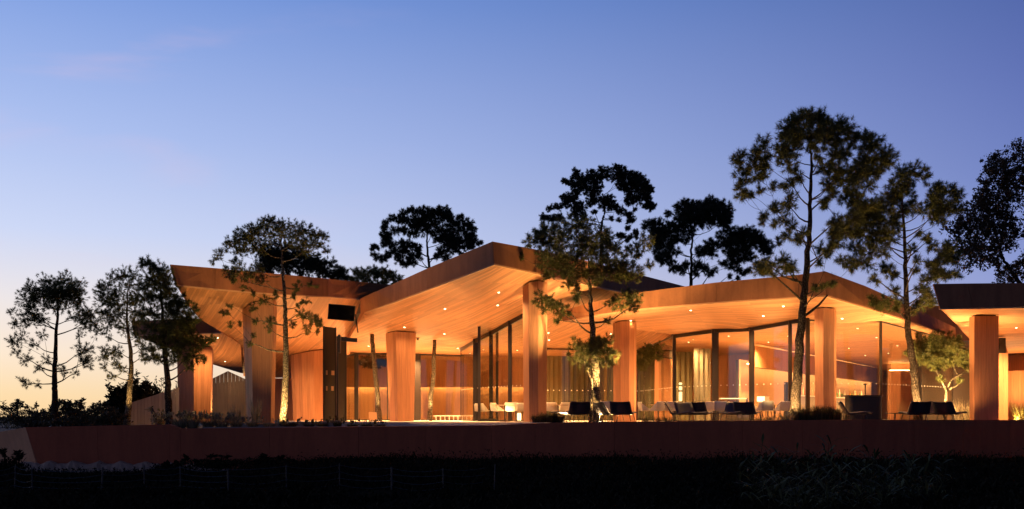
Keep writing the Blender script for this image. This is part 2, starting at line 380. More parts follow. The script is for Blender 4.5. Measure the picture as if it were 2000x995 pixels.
# footing below the left half of the wall
ft = MB(); nf = 60; rows_ = []
for k in range(nf + 1):
    x = -17.75 + k * .125; top = -1.46 + .05 * math.sin(k * .9) + RND.uniform(-.035, .035) - .10 * max(0, (k - 40) / 20)
    rows_.append([(x, 36.96, top + .03), (x, 36.78 + RND.uniform(-.03, .03), top), (x, 36.66 + RND.uniform(-.04, .04), top - .12), (x, 36.58 + RND.uniform(-.05, .05), top - .26), (x, 36.55, -2.1), (x, 37.0, -2.1)])
ft.v = [p for r in rows_ for p in r]
ft.f = [(k * 6 + j, (k + 1) * 6 + j, (k + 1) * 6 + (j + 1) % 6, k * 6 + (j + 1) % 6) for k in range(nf) for j in range(6)]
tag(ft.build('wall_footing', M['rubble']), 'pale broken footing under the left end of the retaining wall', 'footing')

# raised ground behind the wall and the terrace slab on it
rg = MB()
out = [Vector((-60, 84, -.22)), Vector((-21.1, 41.75, -.5)), Vector((wt[0].x + .2, wt[0].y + .38, -.22))] + [Vector((q.x, q.y + .36, -.22)) for q in wt[1:]] + [Vector((70, 41, -.22)), Vector((70, 110, -.22)), Vector((-60, 110, -.22))]
rg.slab(out, (0, 0, -1.6))
tag(rg.build('raised_ground', M['soil']), 'raised planted ground behind the terrace wall', kind='structure')
ter = MB()
tp = [PZ(664, 0, 41.6), PZ(800, 0, 41.3), PZ(985, 0, 39.6), PZ(1062, 0, 39.3), PZ(1075, 0, 37.7), PZ(1690, 0, 37.7), PZ(2100, 0, 42.0), PZ(2100, 0, 84), PZ(560, 0, 84), PZ(560, 0, 50), PZ(640, 0, 45)]
ter.slab(tp, (0, 0, -.4))
tag(ter.build('terrace_floor', M['floor']), 'pale stone terrace floor under the canopies', kind='structure')
st = MB()
st.slab([PZ(800, -.075, 40.6), PZ(985, -.075, 38.9), PZ(1058, -.075, 38.6), PZ(1058, -.075, 39.25), PZ(985, -.075, 39.55), PZ(800, -.075, 41.25)], (0, 0, -.3))
tag(st.build('terrace_step', M['floor']), 'low stone step along the front of the terrace', kind='structure')

# ================================================================== the pavilion
pav = empty('pavilion', (0, 46, 0))
tag(pav, 'timber clad pavilion with folded rust-steel roof canopies and glass walls', 'building')

def catmull(p0, p1, p2, p3, t):
    return .5 * ((2 * p1) + (-p0 + p2) * t + (2 * p0 - 5 * p1 + 4 * p2 - p3) * t * t + (-p0 + 3 * p1 - 3 * p2 + p3) * t ** 3)
SOFF = []     # (vertices, faces) of every soffit, to hang lights and end columns on
def loft(rows, nu=6, nv=8, smooth_u=False):
    rows = [[Vector(q) for q in r] for r in rows]
    def resample(r):
        o = []
        for i in range(len(r) - 1):
            for k in range(nu):
                t = k / nu
                if smooth_u: o.append(catmull(r[max(i - 1, 0)], r[i], r[i + 1], r[min(i + 2, len(r) - 1)], t))
                else: o.append(r[i].lerp(r[i + 1], t))
        o.append(r[-1]); return o
    rr = [resample(r) for r in rows]; G = []
    for j in range(len(rr) - 1):
        for k in range(nv):
            t = k / nv
            G.append([catmull(rr[max(j - 1, 0)][i], rr[j][i], rr[j + 1][i], rr[min(j + 2, len(rr) - 1)][i], t) for i in range(len(rr[0]))])
    G.append(rr[-1]); n = len(rr[0])
    V = [v for g in G for v in g]
    Fc = [(j * n + i, j * n + i + 1, (j + 1) * n + i + 1, (j + 1) * n + i) for j in range(len(G) - 1) for i in range(n - 1)]
    return V, Fc
def sheet(name, VF, mat, parent, smooth=True, thick=0):
    me = bpy.data.meshes.new(name); V, Fc = VF
    me.from_pydata([tuple(v) for v in V], [], Fc); me.update()
    if smooth: me.polygons.foreach_set('use_smooth', [True] * len(me.polygons))
    o = mobj(name, me, mat, parent)
    return o

def fascia(parent, top, bot, mat, seg=2.3, th=.05):
    """rust-steel panels between two edges, open joints between them"""
    for i in range(len(top) - 1):
        a, b, c, d = top[i], top[i + 1], bot[i + 1], bot[i]
        n = max(1, round((b - a).length / seg)); dirv = (b - a); nrm = Vector((-dirv.y, dirv.x, 0)).normalized()
        if nrm.y < 0: nrm = -nrm
        for k in range(n):
            e = .005 / max((b - a).length, .1)
            t0, t1 = k / n + (e if (k or i) else 0), (k + 1) / n - (e if (k < n - 1 or i < len(top) - 2) else 0)
            q = [d.lerp(c, t0), d.lerp(c, t1), a.lerp(b, t1), a.lerp(b, t0)]
            m = MB(); m.hexa(q, [p + nrm * th for p in q]); m.build('fascia_panel', mat, parent)
def trim(parent, bot, w=.09, h=.05, mat=None, dy=.03):
    m = MB()
    for i in range(len(bot) - 1):
        a, b = bot[i] + Vector((0, dy, -.002)), bot[i + 1] + Vector((0, dy, -.002)); d = b - a; n = Vector((-d.y, d.x, 0)).normalized()
        if n.y < 0: n = -n
        q = [a, b, b + n * w, a + n * w]
        m.hexa([p - Vector((0, 0, h)) for p in q], q)
    m.build('edge_trim', mat or M['trim'], parent)

def canopy(label, soff_rows, top, mat_s, back_drop=.25, backY=70, smooth_u=False, seg=2.3, back=None):
    bot = soff_rows[0]
    VF = loft(soff_rows, 6, 8, smooth_u); SOFF.append(VF)
    so_ = sheet('soffit', VF, mat_s, None)
    rc = so_; rc.name = 'roof_canopy'; rc.parent = pav; rc.matrix_parent_inverse = Matrix.Translation(-pav.location)
    rc['label'] = label
    fascia(rc, top, bot, M['corten'], seg)
    trim(rc, bot)
    # roof sheet over it, following the soffit
    up = [[p + Vector((0, .05, -.02)) for p in top]] + [[p + Vector((0, .06, .28)) for p in r] for r in soff_rows[1:]]
    sheet('roof_sheet', loft(up, 2, 4), M['roof'], rc, False)
    for e in (0, -1):
        m = MB(); lo_ = [r[e] for r in soff_rows]; hi = [r[e] for r in up]; s_ = Vector((.05 if e == 0 else -.05, 0, 0))
        for i in range(len(lo_) - 1):
            q = [lo_[i], lo_[i + 1], hi[i + 1], hi[i]]; m.hexa([p - s_ * .2 for p in q], [p + s_ for p in q])
        m.build('return_panel', M['corten'], rc)
    return rc

pp = lambda L_: [P(*q) for q in L_]
# canopy over the entrance, left
A0 = pp([(343, 556, 40), (420, 564, 41.5), (500, 571, 43), (580, 576, 44.5), (640, 579, 45.5), (706, 584, 47.8)])
A0t = pp([(333, 517, 40), (420, 524, 41.5), (500, 531.5, 43), (580, 539, 44.5), (640, 545, 45.5), (765, 557, 49.0)])
A1 = pp([(390, 622, 45), (450, 632, 46.5), (510, 636, 47.5), (580, 640, 48.5), (635, 645, 49.5), (692, 640, 51)])
A2 = pp([(470, 673, 51.5), (500, 688, 53), (540, 700, 54), (590, 700, 54.5), (640, 692, 55), (683, 676, 55)])
A3 = pp([(474, 722, 56.5), (500, 730, 57), (540, 735, 58), (590, 735, 58), (640, 716, 58), (683, 690, 58)])
A4 = pp([(476, 735, 63), (500, 738, 63), (540, 738, 63), (590, 735, 63), (640, 718, 63), (683, 697, 63)])
cA = canopy('left roof canopy rising to a sharp tip above the entrance', [A0, A1, A2, A3, A4], A0t, M['soffA'], .4, 63)
# canopy far left, behind
E0 = pp([(262, 655, 58), (330, 652, 56.5), (420, 650, 58), (480, 650, 61)]); E0t = pp([(256, 628, 58), (330, 624, 56.5), (420, 621, 58), (480, 621, 61)])
E1 = pp([(340, 684, 62), (390, 690, 62), (440, 698, 63), (490, 702, 65)]); E2 = pp([(406, 709, 66), (440, 715, 66), (470, 718, 67), (505, 722, 69)])
E3 = pp([(470, 729, 70), (485, 731, 71), (500, 734, 72), (520, 738, 74)])
cE = canopy('small roof canopy farthest to the left behind the pines', [E0, E1, E2, E3], E0t, M['soffA'], .3, 74)
# central canopy
B0 = pp([(712, 610, 47), (768, 590, 44.0), (835, 565, 41.6), (965, 515, 38.3), (1070, 538, 40.8), (1150, 556, 43.4), (1250, 577, 47.4), (1350, 594, 52)])
B0t = pp([(704, 583, 47), (768, 555, 44.0), (835, 524.5, 41.6), (962, 472, 38.3), (1070, 492, 40.8), (1150, 511, 43.4), (1250, 537, 47.4), (1350, 563, 52)])
B1 = pp([(683, 660, 50.5), (735, 657, 50.3), (805, 658, 50.3), (900, 667, 51), (1000, 671, 52.5), (1090, 677, 54), (1190, 684, 55.5), (1310, 690, 58)])
B2 = [PZ(655, 3.95, 66), PZ(715, 3.95, 66), PZ(790, 3.95, 66), PZ(880, 3.95, 66), PZ(980, 3.95, 66), PZ(1070, 3.8, 66), PZ(1170, 3.75, 66), PZ(1300, 3.75, 66)]
cB = canopy('tall central roof canopy folded to a sharp ridge', [B0, B1, B2], B0t, M['soffB'], .2, 66)
# canopy right of the centre
C0 = pp([(1100, 627, 44.4), (1170, 614, 43.4), (1250, 603, 42.6), (1400, 590, 41.5), (1560, 580, 40.5), (1614, 577, 40), (1700, 602, 41), (1800, 635, 43.5), (1868, 661, 46)])
C0t = pp([(1088, 609, 44.4), (1170, 588, 43.4), (1250, 571, 42.6), (1400, 552, 41.5), (1560, 537, 40.5), (1611, 530, 40), (1690, 559, 41), (1790, 604, 43.5), (1866, 640, 46)])
C1 = pp([(1108, 629, 45.4), (1165, 637, 46.2), (1230, 643, 47.2), (1316, 654, 48.8), (1450, 641.5, 45), (1660, 630.5, 43.3), (1720, 627, 43.7), (1790, 646, 46.5), (1862, 665, 49.5)])
cC = canopy('right-hand roof canopy over the lounge with a blunt corner', [C0, C1], C0t, M['soffC'], .1, 80)
CI = [PZ(1300, 3.85, 66), PZ(1440, 3.85, 66), PZ(1600, 3.85, 84), PZ(1690, 3.85, 84), PZ(1760, 3.95, 84), PZ(1860, 3.95, 84)]
VFI = loft([C1[3:], CI], 5, 5); SOFF.append(VFI)
sheet('ceiling', VFI, M['soffC'], pav)
sheet('flat_roof', loft([[p + Vector((0, .1, .28)) for p in C1[3:]], [p + Vector((0, 0, .5)) for p in CI]], 3, 3), M['roof'], pav, False)
# canopy at the right edge
D0 = pp([(1836, 602, 38), (1900, 601, 38), (2000, 599, 38), (2120, 598, 38)]); D0t = pp([(1823, 555, 38), (1890, 554, 38), (2000, 553, 38), (2120, 552, 38)])
D1 = pp([(1868, 634, 43), (1930, 629, 43), (2000, 630, 43), (2120, 630, 43)]); D2 = pp([(1904, 674, 50), (1950, 672, 50), (2000, 668, 50), (2120, 668, 50)])
D3 = pp([(1908, 692, 58), (1950, 692, 58), (2000, 692, 58), (2120, 692, 58)])
cD = canopy('roof canopy cut by the right edge with a pointed left end', [D0, D1, D2, D3], D0t, M['soffD'], .2, 60)

BV = BVHTree.FromPolygons([tuple(v) for VF in SOFF for v in VF[0]],
                          [tuple(i + off for i in f) for VF, off in zip(SOFF, np.cumsum([0] + [len(v[0]) for v in SOFF[:-1]]).tolist()) for f in VF[1]])
def hit_px(px, py):
    d = Vector(((px - 1000) / F, 1, -(py - HY) / F)).normalized()
    h = BV.ray_cast(Vector((0, 0, ZC)), d, 200); return h[0], h[1]
def ceil_z(x, y, default=4.0):
    h = BV.ray_cast(Vector((x, y, .5)), Vector((0, 0, 1)), 30); return h[0].z if h[0] else default

# ------------------------------------------------------------------ columns: real boards round a dark core
PLAN = [(0, .42), (.20, 0), (.66, -.05), (.86, .10), (.97, .32), (1, .6), (.82, .92), (.4, 1.0), (.08, .8)]
def column(xl, xr, yl, yr, bl, br, Y, label, depth=.75, plan=PLAN, z0=0.0, mat='wood', collar=True, bw=.24):
    Lt, Rt = (xl - 1000) * Y / F, (xr - 1000) * Y / F; Lb, Rb = (bl - 1000) * Y / F, (br - 1000) * Y / F
    ztl, ztr = P(0, yl, Y).z, P(0, yr, Y).z; D = depth * (Rt - Lt)
    def ring(top, ins=0.0, extra=0.0):
        l, r = (Lt, Rt) if top else (Lb, Rb); o = []
        for u, v in plan:
            x = l + (r - l) * u; y = Y + D * v * (1 if top else .92)
            cx, cy = (l + r) / 2, Y + D * .45
            d = Vector((x - cx, y - cy, 0)); ln = d.length; d = d * max(0, (ln - ins)) / ln
            z = (ztl + (ztr - ztl) * u + extra) if top else z0
            o.append(Vector((cx + d.x, cy + d.y, z)))
        return o
    core = MB(); b_, t_ = ring(False, .035), ring(True, .10, .0); t2 = ring(True, .10, .0)
    for p in t2: p.z = max(p.z, min(ceil_z(p.x, p.y, p.z) + .02, p.z + .7))
    for p in b_: p.z = z0 + .001
    n = len(plan); k = list(range(n))
    core.add(b_ + t2, [tuple(k)[::-1], tuple(n + i for i in k)] + [(i, (i + 1) % n, n + (i + 1) % n, n + i) for i in k])
    c = core.build('column', M['core'], pav); c['label'] = label
    ob, ot = ring(False), ring(True); ib, it = ring(False, .04), ring(True, .04)
    for p in ot + it:
        cz = ceil_z(p.x, p.y, p.z) - .05
        if abs(cz - p.z) < .75: p.z = cz
    for i in range(n):
        j = (i + 1) % n; m_ = max(1, round((ot[j] - ot[i]).length / bw)); g = .003 / max(.05, (ot[j] - ot[i]).length)
        for s in range(m_):
            a, b = s / m_ + g, (s + 1) / m_ - g
            m = MB(); m.hexa([ob[i].lerp(ob[j], a), ob[i].lerp(ob[j], b), ib[i].lerp(ib[j], b), ib[i].lerp(ib[j], a)],
                             [ot[i].lerp(ot[j], a), ot[i].lerp(ot[j], b), it[i].lerp(it[j], b), it[i].lerp(it[j], a)])
            m.build('board', M[mat], c)
    return c
PLAN2 = [(0, .5), (.36, 0), (.98, .06), (1, .5), (.8, .9), (.2, 1.0)]         # strong left face
PLAN3 = [(0, .30), (.42, 0), (.80, .06), (1, .34), (1.0, .7), (.85, 1.0), (.1, 1.0)]
column(342, 405, 668, 672, 346, 402, 59.5, 'tapered timber column farthest left under the small canopy', 1.0, [(0, .15), (.58, 0), (1, .5), (.9, 1), (.1, 1)], -.12)
column(465, 534, 572, 580, 475, 529, 44.0, 'tall dark-sided timber column beside the planting at the entrance', .9, PLAN2, -.15)
column(565, 632, 690, 697, 571, 631, 53.2, 'short rounded timber column behind the steel doors', .7, [(0, .2), (.36, 0), (.7, .02), (1, .25), (1, .6), (.8, .95), (.2, .95)], 0)
column(750, 811, 652, 661, 759, 807, 48.5, 'tapered timber column standing between two slim trunks', .8, [(0, .5), (.38, 0), (1, .22), (.95, .9), (.2, 1.0)], 0)
column(1021, 1070, 548, 572, 1023, 1068, 41.2, 'tallest timber column in front of the glass doors', .9, [(0, .62), (.24, .04), (.62, 0), (1, .5), (.85, 1.0), (.2, 1.1)], 0)
column(1199, 1246, 631, 642, 1200, 1245, 45.0, 'rounded timber column behind the dark lounge chairs', .8, [(0, .5), (.27, 0), (.64, .02), (.86, .22), (1, .6), (.8, 1), (.2, 1)], 0)
column(1595, 1642, 602, 598, 1596, 1641, 41.4, 'faceted timber column behind the tall dark pine', .9, [(0, .34), (.28, 0), (.74, .04), (1, .62), (.8, 1), (.2, 1.0)], 0)
column(1903, 1953, 614, 622, 1903, 1953, 40.4, 'flat timber column under the right-hand canopy', .5, [(0, .0), (1, .2), (1, .9), (0, .9)], 0)
column(1280, 1318, 697, 703, 1279, 1318, 52, 'inner timber column left of the sliding glass doors', .7, PLAN3, 0)
column(1946, 1969, 690, 690, 1946, 1969, 47, 'slim square timber post beside the right-hand column', .8, [(0, .1), (.2, 0), (1, 0), (1, 1), (0, 1)], 0)

# ------------------------------------------------------------------ timber walls with boards
def board_wall(pts_b, z0, z1, label, mat='woodwall', bw=.45, th=.08, name='wall', z1b=None, parent=None):
    """a board-clad wall along a plan polyline; z1b: top height at the far end"""
    parent = parent or pav; Q = [Vector((p[0], p[1], 0)) for p in pts_b]
    tot = sum((Q[i + 1] - Q[i]).length for i in range(len(Q) - 1)); run = 0; core = MB(); B_ = []
    for i in range(len(Q) - 1):
        a, b = Q[i], Q[i + 1]; ln = (b - a).length; d = (b - a) / ln; nrm = Vector((-d.y, d.x, 0))
        if nrm.y < 0: nrm = -nrm
        h = lambda s: z1 if z1b is None else z1 + (z1b - z1) * (run + s) / tot
        U = lambda p, z: Vector((p.x, p.y, z))
        core.hexa([U(a + nrm * .03, z0), U(b + nrm * .03, z0), U(b + nrm * (th + .1), z0), U(a + nrm * (th + .1), z0)],
                  [U(a + nrm * .03, h(0) - .02), U(b + nrm * .03, h(ln) - .02), U(b + nrm * (th + .1), h(ln) - .02), U(a + nrm * (th + .1), h(0) - .02)])
        n = max(1, round(ln / bw))
        for k in range(n):
            s0, s1 = k * ln / n + .003, (k + 1) * ln / n - .003; j = RND.uniform(0, .006)
            p, q = a + d * s0 - nrm * j, a + d * s1 - nrm * j
            m = MB(); m.hexa([U(p, z0), U(q, z0), U(q + nrm * .028, z0), U(p + nrm * .028, z0)], [U(p, h(s0)), U(q, h(s1)), U(q + nrm * .028, h(s1)), U(p + nrm * .028, h(s0))]); B_.append(m)
        run += ln
    w_ = core.build(name, M['core'], parent)
    if label: w_['label'] = label
    for m in B_: m.build('board', M[mat], w_)
    return w_
XY = lambda px, Y: ((px - 1000) * Y / F, Y)
def strip(name, a, b, z, w_=.06, parent=None, h=.02):
    a, b = Vector((a[0], a[1], z)), Vector((b[0], b[1], z)); d = (b - a).normalized(); n = Vector((-d.y, d.x, 0))
    m = MB(); q = [a, b, b + n * w_, a + n * w_]; m.hexa([p - Vector((0, 0, h)) for p in q], q)
    return m.build(name, M['strip'], parent or pav)

# entrance hall back wall: upper boards stand proud of a lower recess lit from a cove
board_wall([XY(600, 63), XY(1056, 63)], 2.02, 4.1, 'upper band of boards above the lit recess of the entrance hall')
board_wall([XY(600, 63.6), XY(1056, 63.6)], 0, 2.3, 'lit lower board wall at the back of the entrance hall')
strip('cove_light', XY(602, 63.3), XY(1054, 63.3), 2.26, .12)
# walls closing the left side of the hall
board_wall([XY(528, 57), XY(575, 57)], 0, 2.35, 'low board wall between the two left columns', bw=.3)
board_wall([XY(620, 63), XY(628, 55)], 0, 4.0, None)
# lounge: upper band, recess light, bar back wall, running back to the right
lw0, lw1 = Vector((*XY(1475, 53), 0)), Vector((*XY(1724, 79), 0)); lwd = (lw1 - lw0).normalized(); lwn = Vector((-lwd.y, lwd.x, 0))
def lw(p, off): q = p + lwn * off; return (q.x, q.y)
board_wall([lw(lw0, 0), lw(lw1, 0)], 2.78, 3.9, 'upper board band along the back of the lounge', bw=.6)
board_wall([lw(lw0, .85), lw(lw1, .85)], 0, 3.2, 'lower bar wall at the back of the lounge', 'brick', bw=1.6)
strip('cove_light', lw(lw0, .3), lw(lw1, .3), 2.98, .16)
board_wall([XY(1738, 72), XY(1800, 72)], 0, 3.45, 'bright board wall beyond the glass corner', bw=.5)
board_wall([XY(1740, 73.2), XY(1850, 73.2)], 0, 4.0, None, bw=1.2); strip('cove_light', XY(1740, 72.2), XY(1800, 72.4), 3.5, .25)
board_wall([XY(1806, 60), XY(1906, 50), XY(1935, 50)], 0, 4.6, 'large board wall behind the small bushy pine', bw=.4, z1b=3.9)
board_wall([XY(1955, 57), XY(2120, 55)], 0, 2.75, 'curved board wall under the right-hand canopy', bw=.5); board_wall([XY(2120, 55), (33.5, 48), (34.5, 40)], 0, 4.2, None, bw=1.0)  # last wall, out of view, added to keep sky reflections off the glass
board_wall([XY(1950, 58.5), XY(2130, 56)], 2.4, 3.8, None, bw=.8)
# middle: dark curtains behind the glass, wood beside them
for (x0, x1, Y, mt, lb) in ((1062, 1200, 59.5, 'olive', 'dark olive curtain behind the glass in the middle'), (1246, 1282, 58.5, 'olive', None), (1180, 1205, 58, 'olive', None),
                            (1355, 1388, 53, 'greycurtain', 'tied-back grey curtain behind the sliding doors'), (1318, 1352, 56, 'olive', None)):
    m = MB(); n = max(6, int((x1 - x0) / 3)); a = []; 
    for k in range(n + 1):
        x = x0 + (x1 - x0) * k / n; a.append(Vector(((x - 1000) * Y / F, Y + .035 * math.sin(k * 1.9), 0)))
    for k in range(n):
        p, q = a[k], a[k + 1]; m.add([p, q, q + Vector((0, 0, 3.75)), p + Vector((0, 0, 3.75))], [(0, 1, 2, 3)])
    c = m.build('curtain', M[mt], pav, True)
    if lb: c['label'] = lb
board_wall([XY(1050, 66), XY(1330, 66)], 0, 3.8, None, bw=.9); board_wall([XY(1330, 62), XY(1478, 60)], 0, 3.9, 'inner board wall behind the sliding doors', bw=.6)
board_wall([XY(1600, 85), XY(1900, 85)], 0, 4.2, None, bw=2.0)

# ------------------------------------------------------------------ glass walls
def bar(m, a, b, w_=.07, d_=.12):
    a, b = Vector(a), Vector(b); t = (b - a).normalized(); s = t.cross(Vector((0, 0, 1)))
    s = s.normalized() if s.length > .3 else Vector((1, 0, 0))
    n = t.cross(s).normalized()
    q = [a - s * w_ / 2 - n * d_ / 2, a + s * w_ / 2 - n * d_ / 2, a + s * w_ / 2 + n * d_ / 2, a - s * w_ / 2 + n * d_ / 2]
    m.hexa(q, [p + (b - a) for p in q])
def facade(label, pts, posts, header=.0, dots=None, z0=0.0, tops=None, dotstep=.3, glass=True, sill=.05):
    """pts: plan points (px, Y); posts: width of the mullion at each point; panes between, dots: height of the frosted dots"""
    Q = [Vector((XY(*p)[0], p[1], 0)) for p in pts]; T = tops or [ceil_z(q.x, q.y) - .01 for q in Q]
    root = None; parts = []
    for i, q in enumerate(Q):
        if posts[i] > 0: parts.append(('mullion', lambda q=q, i=i: MB().box((q.x, q.y, (z0 + T[i]) / 2), (posts[i], .12, T[i] - z0))))
    for i in range(len(Q) - 1):
        a, b = Q[i], Q[i + 1]
        if header > 0:
            m = MB(); bar(m, (a.x, a.y, T[i] - header / 2), (b.x, b.y, T[i + 1] - header / 2), .1, header); parts.append(('head_rail', lambda m=m: m))
        m = MB(); bar(m, (a.x, a.y, z0 + sill / 2), (b.x, b.y, z0 + sill / 2), .08, sill); parts.append(('sill_rail', lambda m=m: m))
    fr = parts[0][1]().build('glass_wall', M['darksteel'], pav); fr['label'] = label
    for nme, f in parts[1:]: f().build(nme, M['darksteel'], fr)
    for i in range(len(Q) - 1):
        a, b = Q[i].copy(), Q[i + 1].copy(); d = (b - a).normalized(); a += d * (posts[i] / 2 + .004); b -= d * (posts[i + 1] / 2 + .004)
        n = Vector((-d.y, d.x, 0)) * .012
        m = MB(); m.hexa([Vector((a.x, a.y, z0 + sill)) - n, Vector((b.x, b.y, z0 + sill)) - n, Vector((b.x, b.y, z0 + sill)) + n, Vector((a.x, a.y, z0 + sill)) + n],
                         [Vector((a.x, a.y, T[i] - header)) - n, Vector((b.x, b.y, T[i + 1] - header)) - n, Vector((b.x, b.y, T[i + 1] - header)) + n, Vector((a.x, a.y, T[i] - header)) + n])
        m.build('pane', M['glass'], fr)
        if dots:
            nrm = Vector((-d.y, d.x, 0)); nrm = -nrm if nrm.y > 0 else nrm
            k = max(2, int((b - a).length / dotstep)); m = MB()
            for s in range(k):
                c = a.lerp(b, (s + .5) / k) + nrm * .016; c.z = dots
                q = [c + (d * math.cos(t * math.pi / 3) + Vector((0, 0, 1)) * math.sin(t * math.pi / 3)) * .028 for t in range(6)]
                m.slab(q, nrm * .003)
            o = m.build('safety_dots', M['dots'], fr); o['kind'] = 'stuff'
    return fr
facade('glass wall with tall doors beside the tallest column', [(900, 54), (929, 50.5), (959, 48.8), (996, 47), (1046, 45.2), (1052, 54.5)], [.02, .26, .18, .18, .1, .08], .2, 1.62)
facade('glass wall behind the lit pine in the middle', [(1052, 54.6), (1110, 54.8), (1187, 55.4), (1250, 56.2), (1316, 49.2)], [.06, .03, .05, .03, .12], .06, 1.62)
facade('sliding glass doors of the lounge with thick dark frames', [(1317, 48.8), (1397, 46.2), (1468, 44.8), (1543, 43.5), (1577, 43.0)], [.14, .30, .22, .14, .14], .16, 1.62)
facade('frameless glass corner of the lounge', [(1580, 43.2), (1720, 43.75), (1795, 46.7), (1860, 49.4)], [.05, .09, .2, .05], .05, 1.62)
facade('entrance glazing with dark posts', [(672, 57.5), (696, 60.5), (757, 60.5), (815, 60.5), (905, 60.5)], [.1, .24, .06, .42, .05], .09, None)
# the open pivot leaf
pv = MB(); a_, b_ = P(936, 632, 47.6), P(971, 633, 49.2); zt = a_.z
for (p, q) in (((a_.x, a_.y, 0), (a_.x, a_.y, zt)), ((b_.x, b_.y, 0), (b_.x, b_.y, zt)), ((a_.x, a_.y, zt), (b_.x, b_.y, zt)), ((a_.x, a_.y, .06), (b_.x, b_.y, .06))): bar(pv, p, q, .13, .13)
dl = pv.build('door', M['darksteel'], pav); dl['label'] = 'open pivoting glass door leaf'
m = MB(); m.slab([Vector((a_.x, a_.y, .1)), Vector((b_.x, b_.y, .1)), Vector((b_.x, b_.y, zt - .06)), Vector((a_.x, a_.y, zt - .06))], (.012, .012, 0)); m.build('pane', M['glass'], dl)
# tall folded steel doors of the entrance
def steel_leaf(x0, x1, Y0, Y1, y_top, label, squares=(), th=.07):
    a, b = Vector((*XY(x0, Y0), 0)), Vector((*XY(x1, Y1), 0)); zt = P(0, y_top, Y0).z; d = (b - a).normalized(); n = Vector((-d.y, d.x, 0)); n = n if n.y > 0 else -n
    m = MB(); m.hexa([a, b, b + n * th, a + n * th], [Vector((p.x, p.y, zt)) for p in (a, b, b + n * th, a + n * th)])
    o = m.build('door', M['darksteel'], pav); o['label'] = label
    m = MB(); bar(m, (a.x, a.y - .01, 0), (a.x, a.y - .01, zt + .02), .05, .05); bar(m, (b.x, b.y - .01, 0), (b.x, b.y - .01, zt + .02), .05, .05); m.build('edge_frame', M['black'], o)
    for (fx, z, w_) in squares:
        c = a.lerp(b, fx) - n * .012; m = MB(); m.box((c.x, c.y, z), (w_, .02, .2), math.atan2(d.y, d.x)); m.build('handle_plate', M['trim'], o, bevel=.004)
steel_leaf(633, 656, 45.5, 46.2, 638, 'tall dark steel door leaf with square handle plates', ((.2, 2.18, .1), (.72, 2.18, .2), (.2, 1.48, .08), (.68, 1.48, .16)))
steel_leaf(660, 676, 45.0, 45.6, 657, 'second dark steel door leaf under the bar heater')
# ground sill shading bench in the hall
bn = MB()
for k in range(9): bn.box((XY(852 + k * 8.5, 59)[0], 59, .12), (.03, .4, .22))
bn.box((XY(886, 59)[0], 59, .26), (2.3, .45, .05)); tag(bn.build('slatted_bench', M['white']), 'low pale slatted bench at the back of the entrance hall', 'bench')
# dark roof edge between the two right-hand canopies
m = MB(); m.hexa(pp([(1790, 603, 56), (1905, 690, 56), (1905, 690, 56.4), (1790, 603, 56.4)]), pp([(1800, 596, 56), (1905, 600, 56), (1905, 600, 56.4), (1800, 596, 56.4)]))
m.build('parapet', M['corten'], pav)

# ------------------------------------------------------------------ grey weathered outbuilding and garden wall at the left
sh = empty('timber_shed', (XY(436, 66)[0], 66, -.2)); tag(sh, 'grey weathered timber shed seen under the left canopy', 'shed')
def zz(py, Y): return P(0, py, Y).z
for (x0, x1, y0, y1) in ((398, 445, 748, 725), (445, 482, 725, 742)):
    n = round((x1 - x0) / 8); 
    for k in range(n):
        a, b = x0 + (x1 - x0) * k / n + .15, x0 + (x1 - x0) * (k + 1) / n - .15
        za, zb_ = zz(y0 + (y1 - y0) * k / n, 66), zz(y0 + (y1 - y0) * (k + 1) / n, 66)
        j = RND.uniform(0, .015); q = [Vector((*XY(a, 66 - j), -.2)), Vector((*XY(b, 66 - j), -.2)), Vector((*XY(b, 66.06), -.2)), Vector((*XY(a, 66.06), -.2))]
        m = MB(); m.hexa(q, [Vector((p.x, p.y, z)) for p, z in zip(q, (za, zb_, zb_, za))]); m.build('board', M['greywood'], sh)
m = MB(); m.hexa([Vector((*XY(398, 66.1), -.2)), Vector((*XY(482, 66.1), -.2)), Vector((*XY(482, 69), -.2)), Vector((*XY(398, 69), -.2))],
                 [Vector((*XY(398, 66.1), zz(750, 66))), Vector((*XY(482, 66.1), zz(744, 66))), Vector((*XY(482, 69), zz(744, 66))), Vector((*XY(398, 69), zz(750, 66)))]); m.build('body', M['greywood'], sh)
gw = empty('garden_wall', (XY(300, 54)[0], 54, -.2)); tag(gw, 'grey board garden wall rising to the right behind the left pines', 'wall')
n = 14
for k in range(n):
    f0, f1 = k / n, (k + 1) / n; X0, X1 = 255 + 95 * f0, 255 + 95 * f1; Y0, Y1 = 50 + 7 * f0, 50 + 7 * f1
    q = [Vector((*XY(X0 + .12, Y0), -.25)), Vector((*XY(X1 - .12, Y1), -.25)), Vector((*XY(X1 - .12, Y1 + .1), -.25)), Vector((*XY(X0 + .12, Y0 + .1), -.25))]
    za, zb_ = zz(787 - 30 * f0, Y0), zz(787 - 30 * f1, Y1)
    m = MB(); m.hexa(q, [Vector((p.x, p.y, z)) for p, z in zip(q, (za, zb_, zb_, za))]); m.build('board', M['greywood'], gw)
